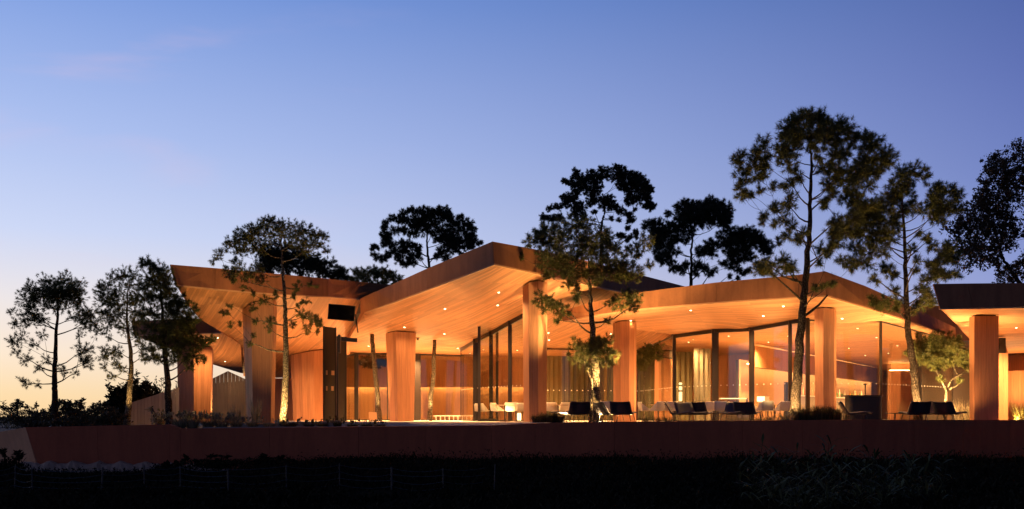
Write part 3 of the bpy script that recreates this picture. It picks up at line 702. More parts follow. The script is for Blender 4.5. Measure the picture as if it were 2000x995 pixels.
# low plinth in front of the entrance
m = MB(); pz = [PZ(470, -.1, 40.2), PZ(668, -.1, 40.0), PZ(668, -.1, 40.7), PZ(470, -.1, 40.9)]
m.hexa([p + Vector((0, 0, -.2)) for p in pz], [Vector((p.x, p.y, z)) for p, z in zip(pz, (-.08, .07, .07, -.08))]); tag(m.build('plinth_wall', M['plinth'], bevel=.01), 'low tapering stone plinth beside the entrance planting', 'low wall')
kb = MB(); kb.hexa([PZ(395, -.25, 37.25), PZ(800, -.25, 37.25), PZ(800, -.25, 37.4), PZ(395, -.25, 37.4)], [PZ(395, -.16, 37.25), PZ(800, -.13, 37.25), PZ(800, -.13, 37.4), PZ(395, -.16, 37.4)])
tag(kb.build('planter_edge', M['plinth']), 'thin stone edging in front of the planting strip', 'edging')

# ================================================================== lamps seen or inferred, plus added ones that brighten soffits, rooms and crowns
LAMPK = 7.2
def lamp(name, kind, loc, energy, color=AMB, parent=None, **kw):
    l = bpy.data.lights.new(name, kind); l.energy = energy * LAMPK; l.color = color
    for k, v in kw.items(): setattr(l, k, v)
    o = bpy.data.objects.new(name, l); COL.objects.link(o); o.location = loc
    if parent is not None: o.parent = parent; o.matrix_parent_inverse = parent.matrix_world.inverted() if parent.parent else Matrix.Translation(-parent.location)
    return o
me_d = None
ORD = ['first', 'second', 'third', 'fourth', 'fifth', 'sixth', 'seventh', 'eighth', 'ninth', 'tenth', 'eleventh', 'twelfth']
def downlight(px, py, e, lab, grp, spread=150):
    global me_d
    p, n = hit_px(px, py)
    if p is None: return
    if n.z > 0: n = -n
    if me_d is None:
        m = MB(); m.lathe((0, 0, 0), [(.062, 0), (.062, .012), (.045, .016), (.045, .016)], 12); o = m.build('downlight', M['legsteel'])
        m2 = MB(); m2.lathe((0, 0, .0162), [(.044, 0), (.03, .008)], 12); ln = m2.build('lens', M['down'], o); me_d = (o.data, ln.data)
    else:
        o = mobj('downlight', me_d[0]); ln = mobj('lens', me_d[1], None, o)
    o.location = p + n * .002; o.rotation_euler = n.to_track_quat('Z', 'Y').to_euler(); ln.matrix_parent_inverse = Matrix.Identity(4)
    tag(o, lab, 'downlight', grp)
    lamp('downlight_beam', 'SPOT', p + n * .06 + Vector((0, 0, -.03)), e, AMB, None, spot_size=R(spread), spot_blend=.9, shadow_soft_size=.05)
def downlights(qs, where, grp):
    qs = sorted(qs)
    for i, (px, py, e) in enumerate(qs): downlight(px, py, e, 'small lit downlight %s, %s from the left' % (where, ORD[i]), grp)
downlights(((869, 603, 170), (790, 639, 22), (974, 571, 170), (972, 596, 170), (868, 652, 190)), 'in the tall central soffit', 'downlights in the central canopy')
downlights(((894, 680, 600), (720, 676, 520), (960, 684, 600), (1010, 684, 560), (1030, 676, 300), (800, 688, 600), (1071, 650, 260), (1072, 664, 260), (1193, 652, 260), (1270, 672, 300)), 'at the low rear of the central ceiling', 'downlights in the rear of the central canopy')  # several of these are added to brighten the dim hall
downlights(((1232, 626, 18), (1349, 606, 170), (1491, 617, 170), (1530, 598, 150), (1645, 622, 120)), 'in the soffit of the lounge canopy', 'downlights in the lounge canopy')
downlights(((1423, 656, 480), (1501, 668, 480), (1539, 656, 480), (1675, 641, 400), (1658, 680, 480), (1712, 659, 400), (1753, 675, 480), (1345, 668, 480), (1690, 694, 500), (1735, 690, 500)), 'in the ceiling behind the lounge glass', 'downlights inside the lounge')  # a few of these are added to brighten the lounge
downlights(((376, 612, 150), (425, 660, 170), (633, 684, 300), (560, 660, 220), (600, 620, 170)), 'in the soffit of the left canopy', 'downlights in the left canopy')
downlights(((372, 690, 14), (440, 706, 20)), 'under the farthest left canopy', 'downlights in the far left canopy')
downlights(((1985, 640, 500), (1925, 650, 420)), 'under the right edge canopy', 'downlights in the right edge canopy')  # right one added to brighten the dark underside

def uplight(px, Y, z, e, label, aim=(0, 0, 1), spot=70, dx=0):
    X = XY(px, Y)[0] + dx
    m = MB(); m.lathe((X, Y, z), [(.075, -.05), (.075, .02), (.06, .026), (.06, .026)], 14); o = m.build('ground_uplight', M['legsteel'])
    m = MB(); m.lathe((X, Y, z), [(.052, .0265), (.05, .03)], 14); m.build('lens', M['down'], o)
    tag(o, label, 'uplight', 'uplights at the feet of the trees')
    l = lamp('uplight_beam', 'SPOT', (X, Y, z + .06), e, (1.0, .63, .24), None, spot_size=R(spot), spot_blend=.8, shadow_soft_size=.05)
    l.rotation_euler = (-Vector(aim)).to_track_quat('Z', 'Y').to_euler()
uplight(541, 38.7, -.2, 230, 'ground uplight at the foot of the pine by the entrance', (.06, .45, 1), 115)
uplight(1172, 39.5, 0, 170, 'ground uplight at the foot of the lit pine in the middle', (.1, .35, 1), 80)
uplight(1226, 38.9, 0, 1350, 'added ground uplight right of the lit pine in the middle', (-.28, .2, 1), 110)  # added to brighten the crown of the middle pine
uplight(1098, 38.9, 0, 520, 'added ground uplight left of the lit pine in the middle', (.28, .2, 1), 100)  # also added for the middle pine's crown, from the other side
uplight(1544, 38.25, 0, 190, 'ground uplight at the foot of the tallest pine', (.05, .3, 1), 115)
uplight(1510, 38.5, 0, 130, 'added ground uplight left of the tallest pine among the grass', (.16, .12, 1), 100)  # added to lift the lower crown of the tallest pine
uplight(1788, 40.4, 0, 330, 'ground uplight at the foot of the leaning pine', (-.06, .2, 1), 115)
uplight(1836, 42.6, 0, 700, 'ground uplight at the foot of the small bushy pine', (.05, .2, 1), 100)
uplight(402, 38.9, -.2, 45, 'added ground uplight among the flowering clumps', (-.1, -.15, 1), 150)  # added to brighten the clumps in the planting strip
uplight(738, 48.9, 0, 80, 'ground uplight at the foot of the left indoor trunk', (.02, .25, 1), 60)
uplight(836, 50.4, 0, 110, 'ground uplight at the foot of the right indoor trunk', (.03, .25, 1), 60)
uplight(246, 45.3, -.2, 120, 'ground uplight at the foot of the pine by the garden wall', (.02, .15, 1), 60)

def added_floor_uplight(px, Y, e, label, z=0.0):  # flush lights, unseen, added to brighten soffits, columns and rooms
    X = XY(px, Y)[0]
    m = MB(); m.lathe((X, Y, z), [(.10, -.05), (.10, .004), (.085, .006), (.085, .006)], 16); o = m.build('added_floor_uplight', M['legsteel'])
    m = MB(); m.lathe((X, Y, z), [(.08, .0065), (.078, .009)], 16); m.build('lens', M['down'], o); tag(o, label, 'uplight', 'added uplights let into the terrace floor')
    l = lamp('added_floor_beam', 'SPOT', (X, Y, z + .05), e * .5, AMB, None, spot_size=R(150), spot_blend=1.0, shadow_soft_size=.08); l.rotation_euler = (R(180), 0, 0)
for px, Y, e, lab in ((900, 46.0, 170, 'added floor uplight in front of the entrance hall'), (985, 44.0, 70, 'added floor uplight left of the tallest column'), (1120, 46.5, 170, 'added floor uplight behind the lit middle pine'),
                      (1290, 45.0, 150, 'added floor uplight beside the inner column'), (1440, 42.8, 80, 'added floor uplight before the sliding doors'), (1690, 41.0, 110, 'added floor uplight beside the host stand'),
                      (600, 49.0, 220, 'added floor uplight behind the steel doors'), (440, 61.5, 300, 'added floor uplight under the farthest left canopy'), (545, 47.0, 160, 'added floor uplight behind the dark-sided column'), (1338, 51.0, 120, 'added floor uplight behind the left sliding door'), (1850, 47.5, 260, 'added floor uplight before the large board wall'), (1885, 39.6, 110, 'added floor uplight left of the flat right-hand column'), (1990, 55.0, 520, 'added floor uplight deep under the right edge canopy'), (735, 57.5, 420, 'added floor uplight behind the left indoor trunk'), (960, 55.0, 320, 'added floor uplight behind the open glass door'), (1985, 43.0, 220, 'added floor uplight under the right edge canopy'),
                      (820, 56.0, 420, 'added floor uplight inside the entrance hall'), (1500, 50.0, 260, 'added floor uplight inside the lounge'), (1650, 50.0, 260, 'added floor uplight deep inside the lounge')):
    added_floor_uplight(px, Y, e, lab, -.2 if px < 560 else 0.0)

# ================================================================== trees
def rot_any(v, rng): 
    return v
def parse(s): 
    a = [float(x) for x in s.split()]; return [tuple(a[i:i + 3]) for i in range(0, len(a), 3)]
def tree(name, label, trunk, clumps, org, k, Y, r0, mats=('bark', 'needle'), seed=1, dlim=(-1.6, 1.6), needle=.2, nw=.011, per=52, dens=1.0,
         group=None, base_z=None, kind='pine', lit=.5, cat='tree', extra_trunks=(), up=.35, fill=.35, spread=1.7):
    """trunk and clumps are read off in picture units (org + value / k); every clump gets its own distance inside the crown's depth"""
    rng = np.random.default_rng(seed); rr = random.Random(seed)
    T = [P(org[0] + x / k, org[1] + y / k, Y) for x, y in trunk]
    if base_z is not None: T[0].z = base_z
    C = [(org[0] + x / k, org[1] + y / k, r / k) for x, y, r in clumps]
    base_n = len(C)
    for i in range(base_n):                                   # fill between neighbouring clumps so that the crown hangs together
        for j in range(i + 1, base_n):
            a_, b_ = C[i], C[j]; dd = math.hypot(a_[0] - b_[0], a_[1] - b_[1])
            if (a_[2] + b_[2]) * .8 < dd < (a_[2] + b_[2]) * 1.5 and rr.random() < fill: C.append(((a_[0] + b_[0]) / 2 + rr.uniform(-2, 2), (a_[1] + b_[1]) / 2 + rr.uniform(-2, 2), min(a_[2], b_[2]) * rr.uniform(.55, .85)))
    cx = sum(c[0] for c in C) / len(C); half = max(abs(c[0] - cx) for c in C) + 5
    # densely sampled trunk with radii
    TS = []; n = len(T); L_ = [0]
    for i in range(n - 1): L_.append(L_[-1] + (T[i + 1] - T[i]).length)
    tot = L_[-1]
    for i in range(n - 1):
        for j in range(6):
            t = j / 6; TS.append((catmull(T[max(i - 1, 0)], T[i], T[i + 1], T[min(i + 2, n - 1)], t), (L_[i] + (L_[i + 1] - L_[i]) * t) / tot))
    TS.append((T[-1], 1.0))
    nodes = [(p, -1, s) for p, s in TS]; rad = [r0 * (1 - .86 * s ** 1.15) * (1.25 - .25 * min(1, s / .06)) for _, s in TS]
    wob = [Vector((rr.uniform(-1, 1), rr.uniform(-1, 1), 0)) * r0 * .13 for _ in TS]
    wood = MB(); wood.tube([p + wo for p, wo in zip([q for q, _ in TS], wob)], rad, 10)
    nodes = [[p + wo, None, rad[i] * .55, 0.0, True] for i, ((p, s), wo) in enumerate(zip(TS, wob))]
    first = next((i for i, (p, s) in enumerate(TS) if s > .30), 0)
    nt_ = len(nodes)
    for et in extra_trunks:
        pts = [P(org[0] + x / k, org[1] + y / k, Y + .1) for x, y in et]; R_ = r0 * .5
        wood.tube(pts, [R_ * (1 - .6 * i / (len(pts) - 1)) for i in range(len(pts))], 7)
        nodes += [[p, None, R_ * .4, 0.0, True] for p in pts[1:]]
    D3 = []
    for (px, py, r) in C:
        w_ = math.sqrt(max(0, 1 - ((px - cx) / half) ** 2)) * half * Y / F * .8
        d = max(dlim[0], min(dlim[1], rr.uniform(-1, 1) * w_)); D3.append((P(px, py, Y + d), r * (Y + d) / F))
    ax = T[0]
    D3.sort(key=lambda c: min((c[0] - q).length for q, _ in TS))
    tips = []
    for c, r in D3:
        best, bi = 1e9, 0
        for i, nd in enumerate(nodes):
            if i < first: continue
            p = nd[0]; hd = math.hypot(c.x - p.x, c.y - p.y)
            if nd[4] and i < nt_ and i >= nt_ - 2 and hd > .8: continue
            cost = (c - p).length + .28 * nd[3] + 1.5 * max(0, p.z + up * hd - c.z) + (0 if nd[4] else .12)
            if cost < best: best, bi = cost, i
        p = nodes[bi][0]; d = c - p; ln = d.length
        mid = p.lerp(c, .5) + Vector((rr.uniform(-.05, .05), rr.uniform(-.05, .05), rr.uniform(-.09, .03) - (.03 if nodes[bi][4] else 0))) * ln
        q1 = p.lerp(mid, .5) + (mid - p.lerp(c, .5)) * .25
        ra = min(nodes[bi][2] * (.8 if nodes[bi][4] else .85), .012 + ln * .016); ra = max(ra, .007); rb = max(.005, ra * .42)
        wood.tube([p, q1, mid, mid.lerp(c, .55) + Vector((0, 0, .02 * ln)), c], [ra, ra * .9, (ra + rb) / 2, rb * 1.15, rb], 5, False)
        nodes.append([mid, bi, (ra + rb) / 2, nodes[bi][3] + ln / 2, False]); nodes.append([c, bi, rb, nodes[bi][3] + ln, False])
        # tufts in the clump
        nt2 = max(4, int(dens * (1.5 if mats[1] == 'needledark' else 1.1) * (5 + (r / needle) ** 2 * 11.0)))
        for _ in range(nt2):
            o = Vector((rr.gauss(0, 1), rr.gauss(0, 1), rr.gauss(0, .9))); o = o.normalized() * (rr.random() ** .4 * r * spread)
            tp = c + o
            if nt2 > 2: wood.tube([c.lerp(p, .12), c + o * .5 + Vector((0, 0, -.03)), tp], [.006, .005, .004], 3, False)
            ax_ = (o * 1.4 + (c - p).normalized() * .10 + Vector((0, 0, .09))); tips.append((tp, ax_.normalized() if ax_.length > 1e-5 else Vector((0, 0, 1)), rr.random()))
    root = empty(name, tuple(TS[0][0])); tag(root, label, cat, group)
    wood.build('trunk', M[mats[0]], root, True)
    n = len(tips); tp = np.array([tuple(t[0]) for t in tips]); ax = np.array([tuple(t[1]) for t in tips]); tv = np.array([t[2] for t in tips])
    per = int(per * .95); nw = nw * 1.3; tp = np.repeat(tp, per, 0); ax = np.repeat(ax, per, 0); tv = np.repeat(tv, per)
    N_ = len(tp)
    if kind == 'pine':
        v = rng.normal(size=(N_, 3)); v /= np.linalg.norm(v, axis=1)[:, None]
        d = v + ax * rng.uniform(.35, 1.1, (N_, 1)); d /= np.linalg.norm(d, axis=1)[:, None]
        ln = needle * rng.uniform(.65, 1.15, (N_, 1))
        base = tp - ax * rng.uniform(0, needle * .7, (N_, 1)); tip = base + d * ln; tip[:, 2] -= .12 * ln[:, 0] * rng.random(N_)
        s = np.cross(d, rng.normal(size=(N_, 3))); s /= np.linalg.norm(s, axis=1)[:, None] + 1e-9; s *= nw * .5
        V = np.stack([base - s, base + s, tip], 1); nv = 3
    else:
        v = rng.normal(size=(N_, 3)); v /= np.linalg.norm(v, axis=1)[:, None]
        c = tp + v * needle * 1.5 * rng.random((N_, 1)); a = rng.normal(size=(N_, 3)); a /= np.linalg.norm(a, axis=1)[:, None]
        b = np.cross(a, rng.normal(size=(N_, 3))); b /= np.linalg.norm(b, axis=1)[:, None] + 1e-9
        ln = needle * rng.uniform(.35, .7, (N_, 1)); V = np.stack([c - a * ln, c + b * ln * .42, c + a * ln, c - b * ln * .42], 1); nv = 4
    tint = np.clip(lit * tv + (1 - lit) * rng.random(N_), 0, 1)
    tri_mesh('crown', V, M[mats[1]], root, nv, tint)
    return root

O1, K1 = (0, 490), 2.843
tree('pine_tree', 'slender open-crowned pine standing alone at the far left', [(306, 935), (303, 800), (302, 700), (310, 500), (322, 330), (325, 200)],
     parse('245 165 28 300 190 35 350 170 40 390 200 35 445 190 28 430 250 35 150 210 28 200 210 35 140 270 35 190 260 40 240 250 40 380 270 45 340 280 40 290 310 35 150 340 35 65 335 18 70 395 20 130 395 30 180 385 35 230 370 30 50 490 15 80 510 25 120 480 25 190 520 22 95 565 22 145 600 25 470 330 28 510 350 25 460 380 28 520 400 28 540 450 25 480 420 25 440 470 18 440 540 22 490 550 25 460 600 25 500 620 25 420 680 15 360 680 14 340 650 14 120 720 18 150 740 15 210 650 20 260 600 22 210 740 14 240 460 20 400 370 20 330 230 40 270 210 35 410 220 35'),
     O1, K1, 48, .16, seed=11, needle=.14, nw=.012, per=26, base_z=-.25, dens=.85, spread=1.9)
tree('pine_tree', 'pale-trunked pine in front of the grey garden wall', [(705, 965), (712, 880), (720, 780), (728, 600), (715, 480), (705, 380), (712, 210)],
     parse('615 150 22 650 150 30 700 135 30 570 190 20 545 225 18 600 230 35 660 220 35 720 200 35 740 130 30 570 290 30 630 290 35 690 290 35 560 340 25 610 360 30 670 350 25 590 420 22 640 410 20 700 430 35 750 330 35 760 400 35 600 480 14 580 545 22 620 570 32 570 580 20 660 560 22 580 640 18 620 690 18 680 660 18 640 630 20 790 540 25 800 600 18 760 480 30 770 250 30 780 180 30'),
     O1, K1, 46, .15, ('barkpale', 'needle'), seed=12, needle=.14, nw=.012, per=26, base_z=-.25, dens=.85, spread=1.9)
tree('pine_tree', 'dense dark pine against the tip of the left canopy', [(940, 955), (936, 860), (930, 720), (915, 560), (905, 380), (895, 240), (885, 150)],
     parse('785 65 18 820 65 25 850 90 25 880 110 40 920 130 30 840 160 40 800 190 35 900 190 40 940 210 40 980 250 35 1020 290 35 1060 320 30 860 250 40 800 270 35 930 290 40 990 330 35 1080 380 30 850 340 35 790 350 30 960 390 35 1040 400 35 830 420 40 890 440 35 980 460 40 1060 480 35 1100 500 30 1150 500 20 1180 490 15 860 510 40 930 530 35 1010 560 40 1080 580 35 1130 600 18 840 580 30 890 600 22 960 610 25 1050 640 20 1020 450 35 940 470 35'),
     O1, K1, 40.5, .15, seed=13, needle=.16, nw=.012, per=36, base_z=-.25, dlim=(-2.2, -.1), dens=.95)
O4, K4 = (400, 410), 3.43
tree('pine_tree', 'broad flat-topped pine lit from below in front of the left canopy', [(520, 1412), (535, 1250), (545, 995), (540, 740), (535, 600), (525, 440), (515, 300), (510, 150)],
     parse('405 65 30 470 80 32 520 90 35 590 100 32 640 120 30 695 130 30 745 165 32 800 185 28 820 275 22 350 110 30 290 140 30 220 160 30 180 210 30 250 200 40 320 190 42 390 170 42 460 160 45 530 170 45 600 170 42 670 190 42 730 220 35 150 260 28 100 300 30 60 345 18 210 270 35 290 260 38 370 250 40 620 250 40 690 270 35 205 340 25 130 380 14 780 240 25 230 390 40 160 430 35 270 450 35 190 470 18 340 400 40 380 470 30 270 520 20 330 555 18 400 610 30 325 650 25 340 740 20 430 740 30 480 570 25 600 570 22 620 510 25 680 610 20 710 500 15 745 510 12 640 690 25 700 720 28 750 740 25 680 770 25 690 820 15 755 820 14 770 770 18 165 640 15 120 690 15 170 770 18 150 690 14 235 760 14 430 800 20 300 890 18 330 840 14 640 640 18 590 770 20'),
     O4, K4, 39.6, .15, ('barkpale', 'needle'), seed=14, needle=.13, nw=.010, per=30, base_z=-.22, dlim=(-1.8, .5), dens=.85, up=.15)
tree('pine_tree', 'dark pine rising behind the left canopy', [(560, 900), (560, 600), (550, 430), (540, 300)],
     parse('380 280 40 440 270 45 500 270 45 560 280 50 620 300 50 680 330 45 420 350 50 500 350 60 600 370 60 690 380 55 750 350 40 770 400 40 840 360 30 800 420 30 400 400 40'),
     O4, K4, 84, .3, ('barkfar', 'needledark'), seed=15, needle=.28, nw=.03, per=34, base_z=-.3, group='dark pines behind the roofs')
tree('pine_tree', 'small dark pine top peeping over the left canopy', [(900, 900), (900, 600), (895, 430)], parse('880 430 40 920 440 35 950 465 20 850 450 30 900 410 28'),
     O4, K4, 84, .25, ('barkfar', 'needledark'), seed=16, needle=.28, nw=.03, per=34, base_z=-.3, group='dark pines behind the roofs')
O5, K5 = (680, 390), 5.53
tree('pine_tree', 'low ragged pine at the valley between left and central canopies', [(330, 2000), (330, 1300), (320, 900), (310, 800)],
     parse('70 770 35 40 850 30 110 830 40 170 760 25 190 830 40 260 760 40 320 800 50 300 870 50 400 760 40 420 850 60 500 840 50 550 870 40 80 900 40 200 900 40 380 920 40'),
     O5, K5, 70, .22, ('barkfar', 'needle'), seed=17, needle=.24, nw=.022, per=36, base_z=-.3, group='dark pines behind the roofs')
tree('pine_tree', 'large round dark pine behind the slope of the central canopy', [(880, 2300), (880, 1300), (872, 745), (855, 550), (850, 400), (835, 220)],
     parse('600 140 35 680 110 35 740 130 40 800 110 40 860 120 40 935 120 25 1000 100 30 1060 110 35 1100 140 25 470 200 35 540 210 45 620 220 45 700 230 50 790 220 55 880 220 55 970 190 55 1050 200 50 1130 220 45 1220 180 25 1190 190 18 1250 260 50 1310 250 40 1340 320 35 1280 350 55 1200 330 50 410 240 25 390 290 35 400 360 40 360 390 25 440 390 35 420 460 45 380 490 25 510 330 45 600 330 45 700 350 55 800 330 60 900 330 55 1000 320 60 1100 330 50 1340 420 45 1250 450 55 1150 430 60 1050 430 55 950 420 35 640 470 45 560 470 40 500 530 45 730 520 50 600 560 50 690 600 50 260 520 25 290 500 20 320 525 12 270 590 25 320 620 35 380 640 35 440 580 35 540 640 45 620 690 40 700 670 40 760 620 35 1100 530 60 1000 560 50 1200 540 50 1300 500 40 1350 510 20 960 610 30 1060 630 40 1400 480 18 1440 465 18'),
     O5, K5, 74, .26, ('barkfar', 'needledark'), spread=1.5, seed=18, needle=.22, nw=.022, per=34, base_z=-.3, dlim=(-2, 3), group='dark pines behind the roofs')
O8, K8 = (1000, 310), 4.973
tree('pine_tree', 'tall black umbrella pine far behind the central canopy', [(860, 2500), (865, 1400), (870, 700), (872, 620), (897, 540), (890, 420), (880, 340)],
     parse('620 120 28 640 150 30 600 180 28 510 220 25 560 240 30 620 260 40 690 200 45 770 150 42 800 200 50 880 110 35 920 150 50 1010 90 40 1060 120 50 1030 180 55 1130 150 45 1190 160 35 1180 220 50 1250 200 45 1290 240 40 1320 290 40 1240 290 55 1140 290 50 1060 260 45 700 290 50 620 330 40 780 300 40 840 280 40 560 370 40 490 370 25 520 430 45 600 420 40 440 470 35 370 480 30 300 560 25 340 570 25 400 580 35 460 570 35 680 470 45 760 410 45 820 390 45 950 400 45 900 450 50 980 460 40 620 540 50 690 560 35 800 520 22 1140 400 45 1220 390 50 1300 370 45 1350 300 25 1330 410 30 1380 460 22 1340 480 28 1300 460 25 1060 510 40 1130 540 35 1170 590 30 1130 610 20 1040 600 20 970 580 20 1190 490 18 1200 710 22 1130 670 22 1210 750 22 1150 760 28 1080 750 28 1040 740 25 1120 790 18'),
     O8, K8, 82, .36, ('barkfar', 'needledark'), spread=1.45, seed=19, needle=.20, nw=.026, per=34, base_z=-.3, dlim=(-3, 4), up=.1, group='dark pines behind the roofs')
O9, K9 = (1240, 370), 4.739
tree('pine_tree', 'wide dark pine rising in the valley between central and right canopies', [(520, 2100), (520, 1200), (520, 885), (525, 700), (522, 560), (540, 400), (560, 250)],
     parse('310 220 30 400 160 40 460 120 35 520 150 40 580 130 30 640 140 40 700 110 45 750 130 40 800 120 30 840 170 45 880 210 35 860 270 40 450 210 55 540 220 60 630 220 60 720 210 60 800 230 55 400 270 50 480 300 55 570 300 60 660 290 60 740 290 50 820 320 35 330 320 35 110 320 35 170 300 35 220 310 40 90 350 18 170 380 40 240 370 45 200 440 50 280 420 50 350 380 50 420 380 50 500 390 50 190 520 50 260 510 50 330 480 50 410 450 45 480 460 40 220 580 45 300 590 40 250 650 45 320 660 35 390 580 35 360 720 45 440 740 45 480 690 30 860 380 40 940 410 55 1010 400 50 1060 390 50 1090 430 45 790 430 35 870 460 45 950 480 55 1030 480 60 1110 500 45 1160 420 30 1170 470 40 1230 520 45 1190 560 45 1250 570 30 780 510 35 850 540 45 930 560 50 1010 560 50 690 490 40 670 570 40 720 590 40 590 560 30 600 600 30 920 650 50 1000 640 45 1080 620 40 820 680 35 880 720 30 950 730 35 1050 750 25 1000 780 20 650 740 45 580 700 40 720 760 40 570 770 30 960 820 15 1150 700 40 1180 760 35 880 800 20'),
     O9, K9, 66, .24, ('barkfar', 'needledark'), spread=1.5, seed=20, needle=.22, nw=.02, per=34, base_z=-.3, dlim=(-2.5, 3), group='dark pines behind the roofs')
O7, K7 = (1000, 420), 2.427
tree('pine_tree', 'bushy pine lit yellow from below in the middle of the terrace', [(402, 962), (398, 860), (395, 740), (385, 590), (375, 440), (368, 330), (362, 200)],
     parse('125 75 18 80 120 22 160 60 25 110 125 25 180 90 30 230 60 30 280 40 32 350 50 35 420 80 30 450 100 25 170 130 32 230 120 35 290 110 38 350 110 38 410 130 38 470 150 35 500 160 25 540 165 20 640 120 28 600 150 30 650 235 18 590 190 25 150 190 30 110 230 25 15 210 22 45 200 14 200 190 35 260 190 38 330 190 38 400 200 38 460 210 35 520 220 25 560 250 28 590 280 30 530 290 28 180 250 30 230 260 32 300 260 35 360 270 32 430 270 35 480 260 30 160 290 14 260 330 18 310 360 18 310 395 14 300 300 25 390 310 25 130 390 25 165 400 25 195 430 25 150 440 22 240 430 20 230 470 20 210 500 12 275 465 10 560 400 25 590 390 25 520 430 25 470 420 22 580 430 22 540 370 18 455 500 14 490 400 18'),
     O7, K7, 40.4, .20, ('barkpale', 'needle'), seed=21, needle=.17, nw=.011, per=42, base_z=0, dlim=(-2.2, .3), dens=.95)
tree('pine_tree', 'young low pine sharing the foot of the lit middle pine', [(374, 966), (376, 860), (378, 790), (360, 740), (345, 700), (335, 660)],
     parse('290 610 20 310 650 28 350 620 28 350 660 30 320 690 25 400 610 25 430 610 28 460 600 22 470 640 25 440 650 28 400 650 28 450 690 25 480 680 18 370 700 25 410 590 18 380 640 28'),
     O7, K7, 40.0, .085, ('barkpale', 'needle'), seed=22, needle=.17, nw=.011, per=46, base_z=0, dlim=(-.8, .3), dens=.6, spread=2.0)
tree('pine_tree', 'thin young pine behind the rounded column, standing in for a reflection in the glass', [(627, 905), (625, 840), (630, 760), (640, 690)],  # mirror image of a pine in the glass, built as a tree
     parse('610 660 22 640 640 22 680 640 22 700 625 15 660 680 22 610 700 20 620 720 14 700 680 14 590 690 16'), O7, K7, 48.5, .05, ('barkpale', 'needle'), seed=23, needle=.17, nw=.012, per=46, base_z=0, dlim=(-.5, .4), dens=1.1)
O10, K10 = (1420, 200), 2.765
tree('pine_tree', 'tallest dark pine in front of the right canopy', [(365, 1710), (378, 1500), (395, 1250), (412, 1080), (430, 870), (445, 680), (450, 500), (455, 340), (448, 180)],
     parse('430 60 30 390 85 30 340 110 35 320 140 35 460 80 38 520 85 35 420 130 45 490 140 45 560 130 35 610 115 30 650 130 35 600 170 45 660 180 35 680 210 30 380 180 45 320 200 40 450 190 50 530 200 50 300 240 35 350 250 40 290 290 40 330 330 38 200 220 32 180 250 30 160 290 30 200 300 35 70 285 25 50 310 22 70 345 20 130 340 25 80 410 35 70 460 30 80 500 25 160 390 32 200 380 30 250 460 22 180 470 18 130 500 18 310 450 20 740 180 32 800 210 35 750 230 35 860 270 35 880 310 35 780 290 38 720 320 35 840 340 30 640 280 35 580 270 30 500 280 30 510 350 30 580 360 35 650 370 38 720 390 35 790 380 35 620 430 38 690 450 38 760 440 35 540 430 28 570 490 28 520 540 22 520 560 18 640 520 30 700 540 35 340 520 30 330 560 32 260 580 22 255 555 20 200 610 20 190 640 18 250 660 20 310 640 22 350 660 25 320 720 25 380 740 22 410 700 20 280 750 15 200 870 35 170 900 30 260 880 30 310 890 30 360 890 28 300 840 25 240 920 20 390 400 25 360 420 20 500 780 25 540 820 22 560 780 22 500 860 18 600 640 35 570 690 30 640 700 35 600 750 30 660 650 35 700 620 35 740 580 35 780 560 30 620 850 25 680 880 25 560 960 25 520 985 16 480 1000 14 600 990 20'),
     O10, K10, 38.9, .20, ('bark', 'needle'), seed=24, needle=.20, nw=.011, per=42, base_z=0, dlim=(-2.4, 2.0), dens=1.25, up=.55)
O11, K11 = (1600, 270), 2.69
tree('pine_tree', 'leaning pine beside the glass corner of the lounge', [(524, 1400), (500, 1250), (480, 1110), (463, 968), (456, 780), (450, 565), (436, 350), (425, 240)],
     parse('500 160 28 540 180 30 440 170 30 480 200 30 420 220 35 560 200 18 400 270 40 460 290 40 360 300 40 600 260 32 650 270 30 710 270 28 740 300 25 700 330 32 640 330 30 720 370 25 660 390 30 590 330 28 620 370 28 550 380 30 600 420 25 650 430 22 500 350 35 420 380 35 340 380 40 270 360 38 220 340 32 190 420 35 260 440 40 340 450 40 400 460 30 150 480 35 90 450 28 80 510 30 220 510 40 300 530 40 370 530 35 180 570 35 260 600 35 330 600 30 240 660 32 160 650 28 330 680 25 370 700 32 290 740 25 520 500 18 560 520 18 490 580 20 640 580 28 590 570 25 690 560 28 700 620 30 640 650 28 730 650 25 580 660 22 610 720 28 660 710 28 720 720 22 560 740 22 540 800 25 580 830 28 540 870 30 500 900 25 600 870 18 390 800 25 420 850 25 350 850 25 300 870 22 270 850 20 390 880 25 330 900 18 400 720 18 500 690 18 520 640 18'),
     O11, K11, 41.2, .17, ('bark', 'needle'), seed=25, needle=.20, nw=.011, per=42, base_z=0, dlim=(-1.8, .7), dens=1.2, up=.5)
tree('broadleaf_tree', 'huge dark broadleaf tree cut by the right edge', [(1180, 1500), (1150, 1100), (1080, 820), (1010, 700), (960, 620), (930, 500)],
     parse('1060 60 40 1000 110 40 940 110 30 900 150 35 960 170 50 1030 160 50 890 230 40 950 240 50 1020 230 50 1070 200 40 860 300 35 920 310 45 990 310 45 1060 300 40 850 370 45 800 400 40 760 420 30 870 430 55 940 420 50 1000 400 35 800 470 50 730 480 35 880 500 55 950 500 45 1010 480 30 820 560 55 900 570 50 750 550 40 960 560 35 1010 540 25 860 620 45 800 630 35 920 640 30 780 670 20 720 590 30 680 480 25 1050 500 25 960 700 20 1000 690 30 1050 700 35 960 745 25 1030 740 30 1070 640 25 1120 150 50 1130 260 50 1150 380 50 1150 520 50 1120 640 45'),
     O11, K11, 64, .32, ('barkfar', 'broad'), seed=26, needle=.20, per=16, base_z=-.3, dlim=(-3, 3), dens=.32, fill=.1, kind='leaf', up=.1)
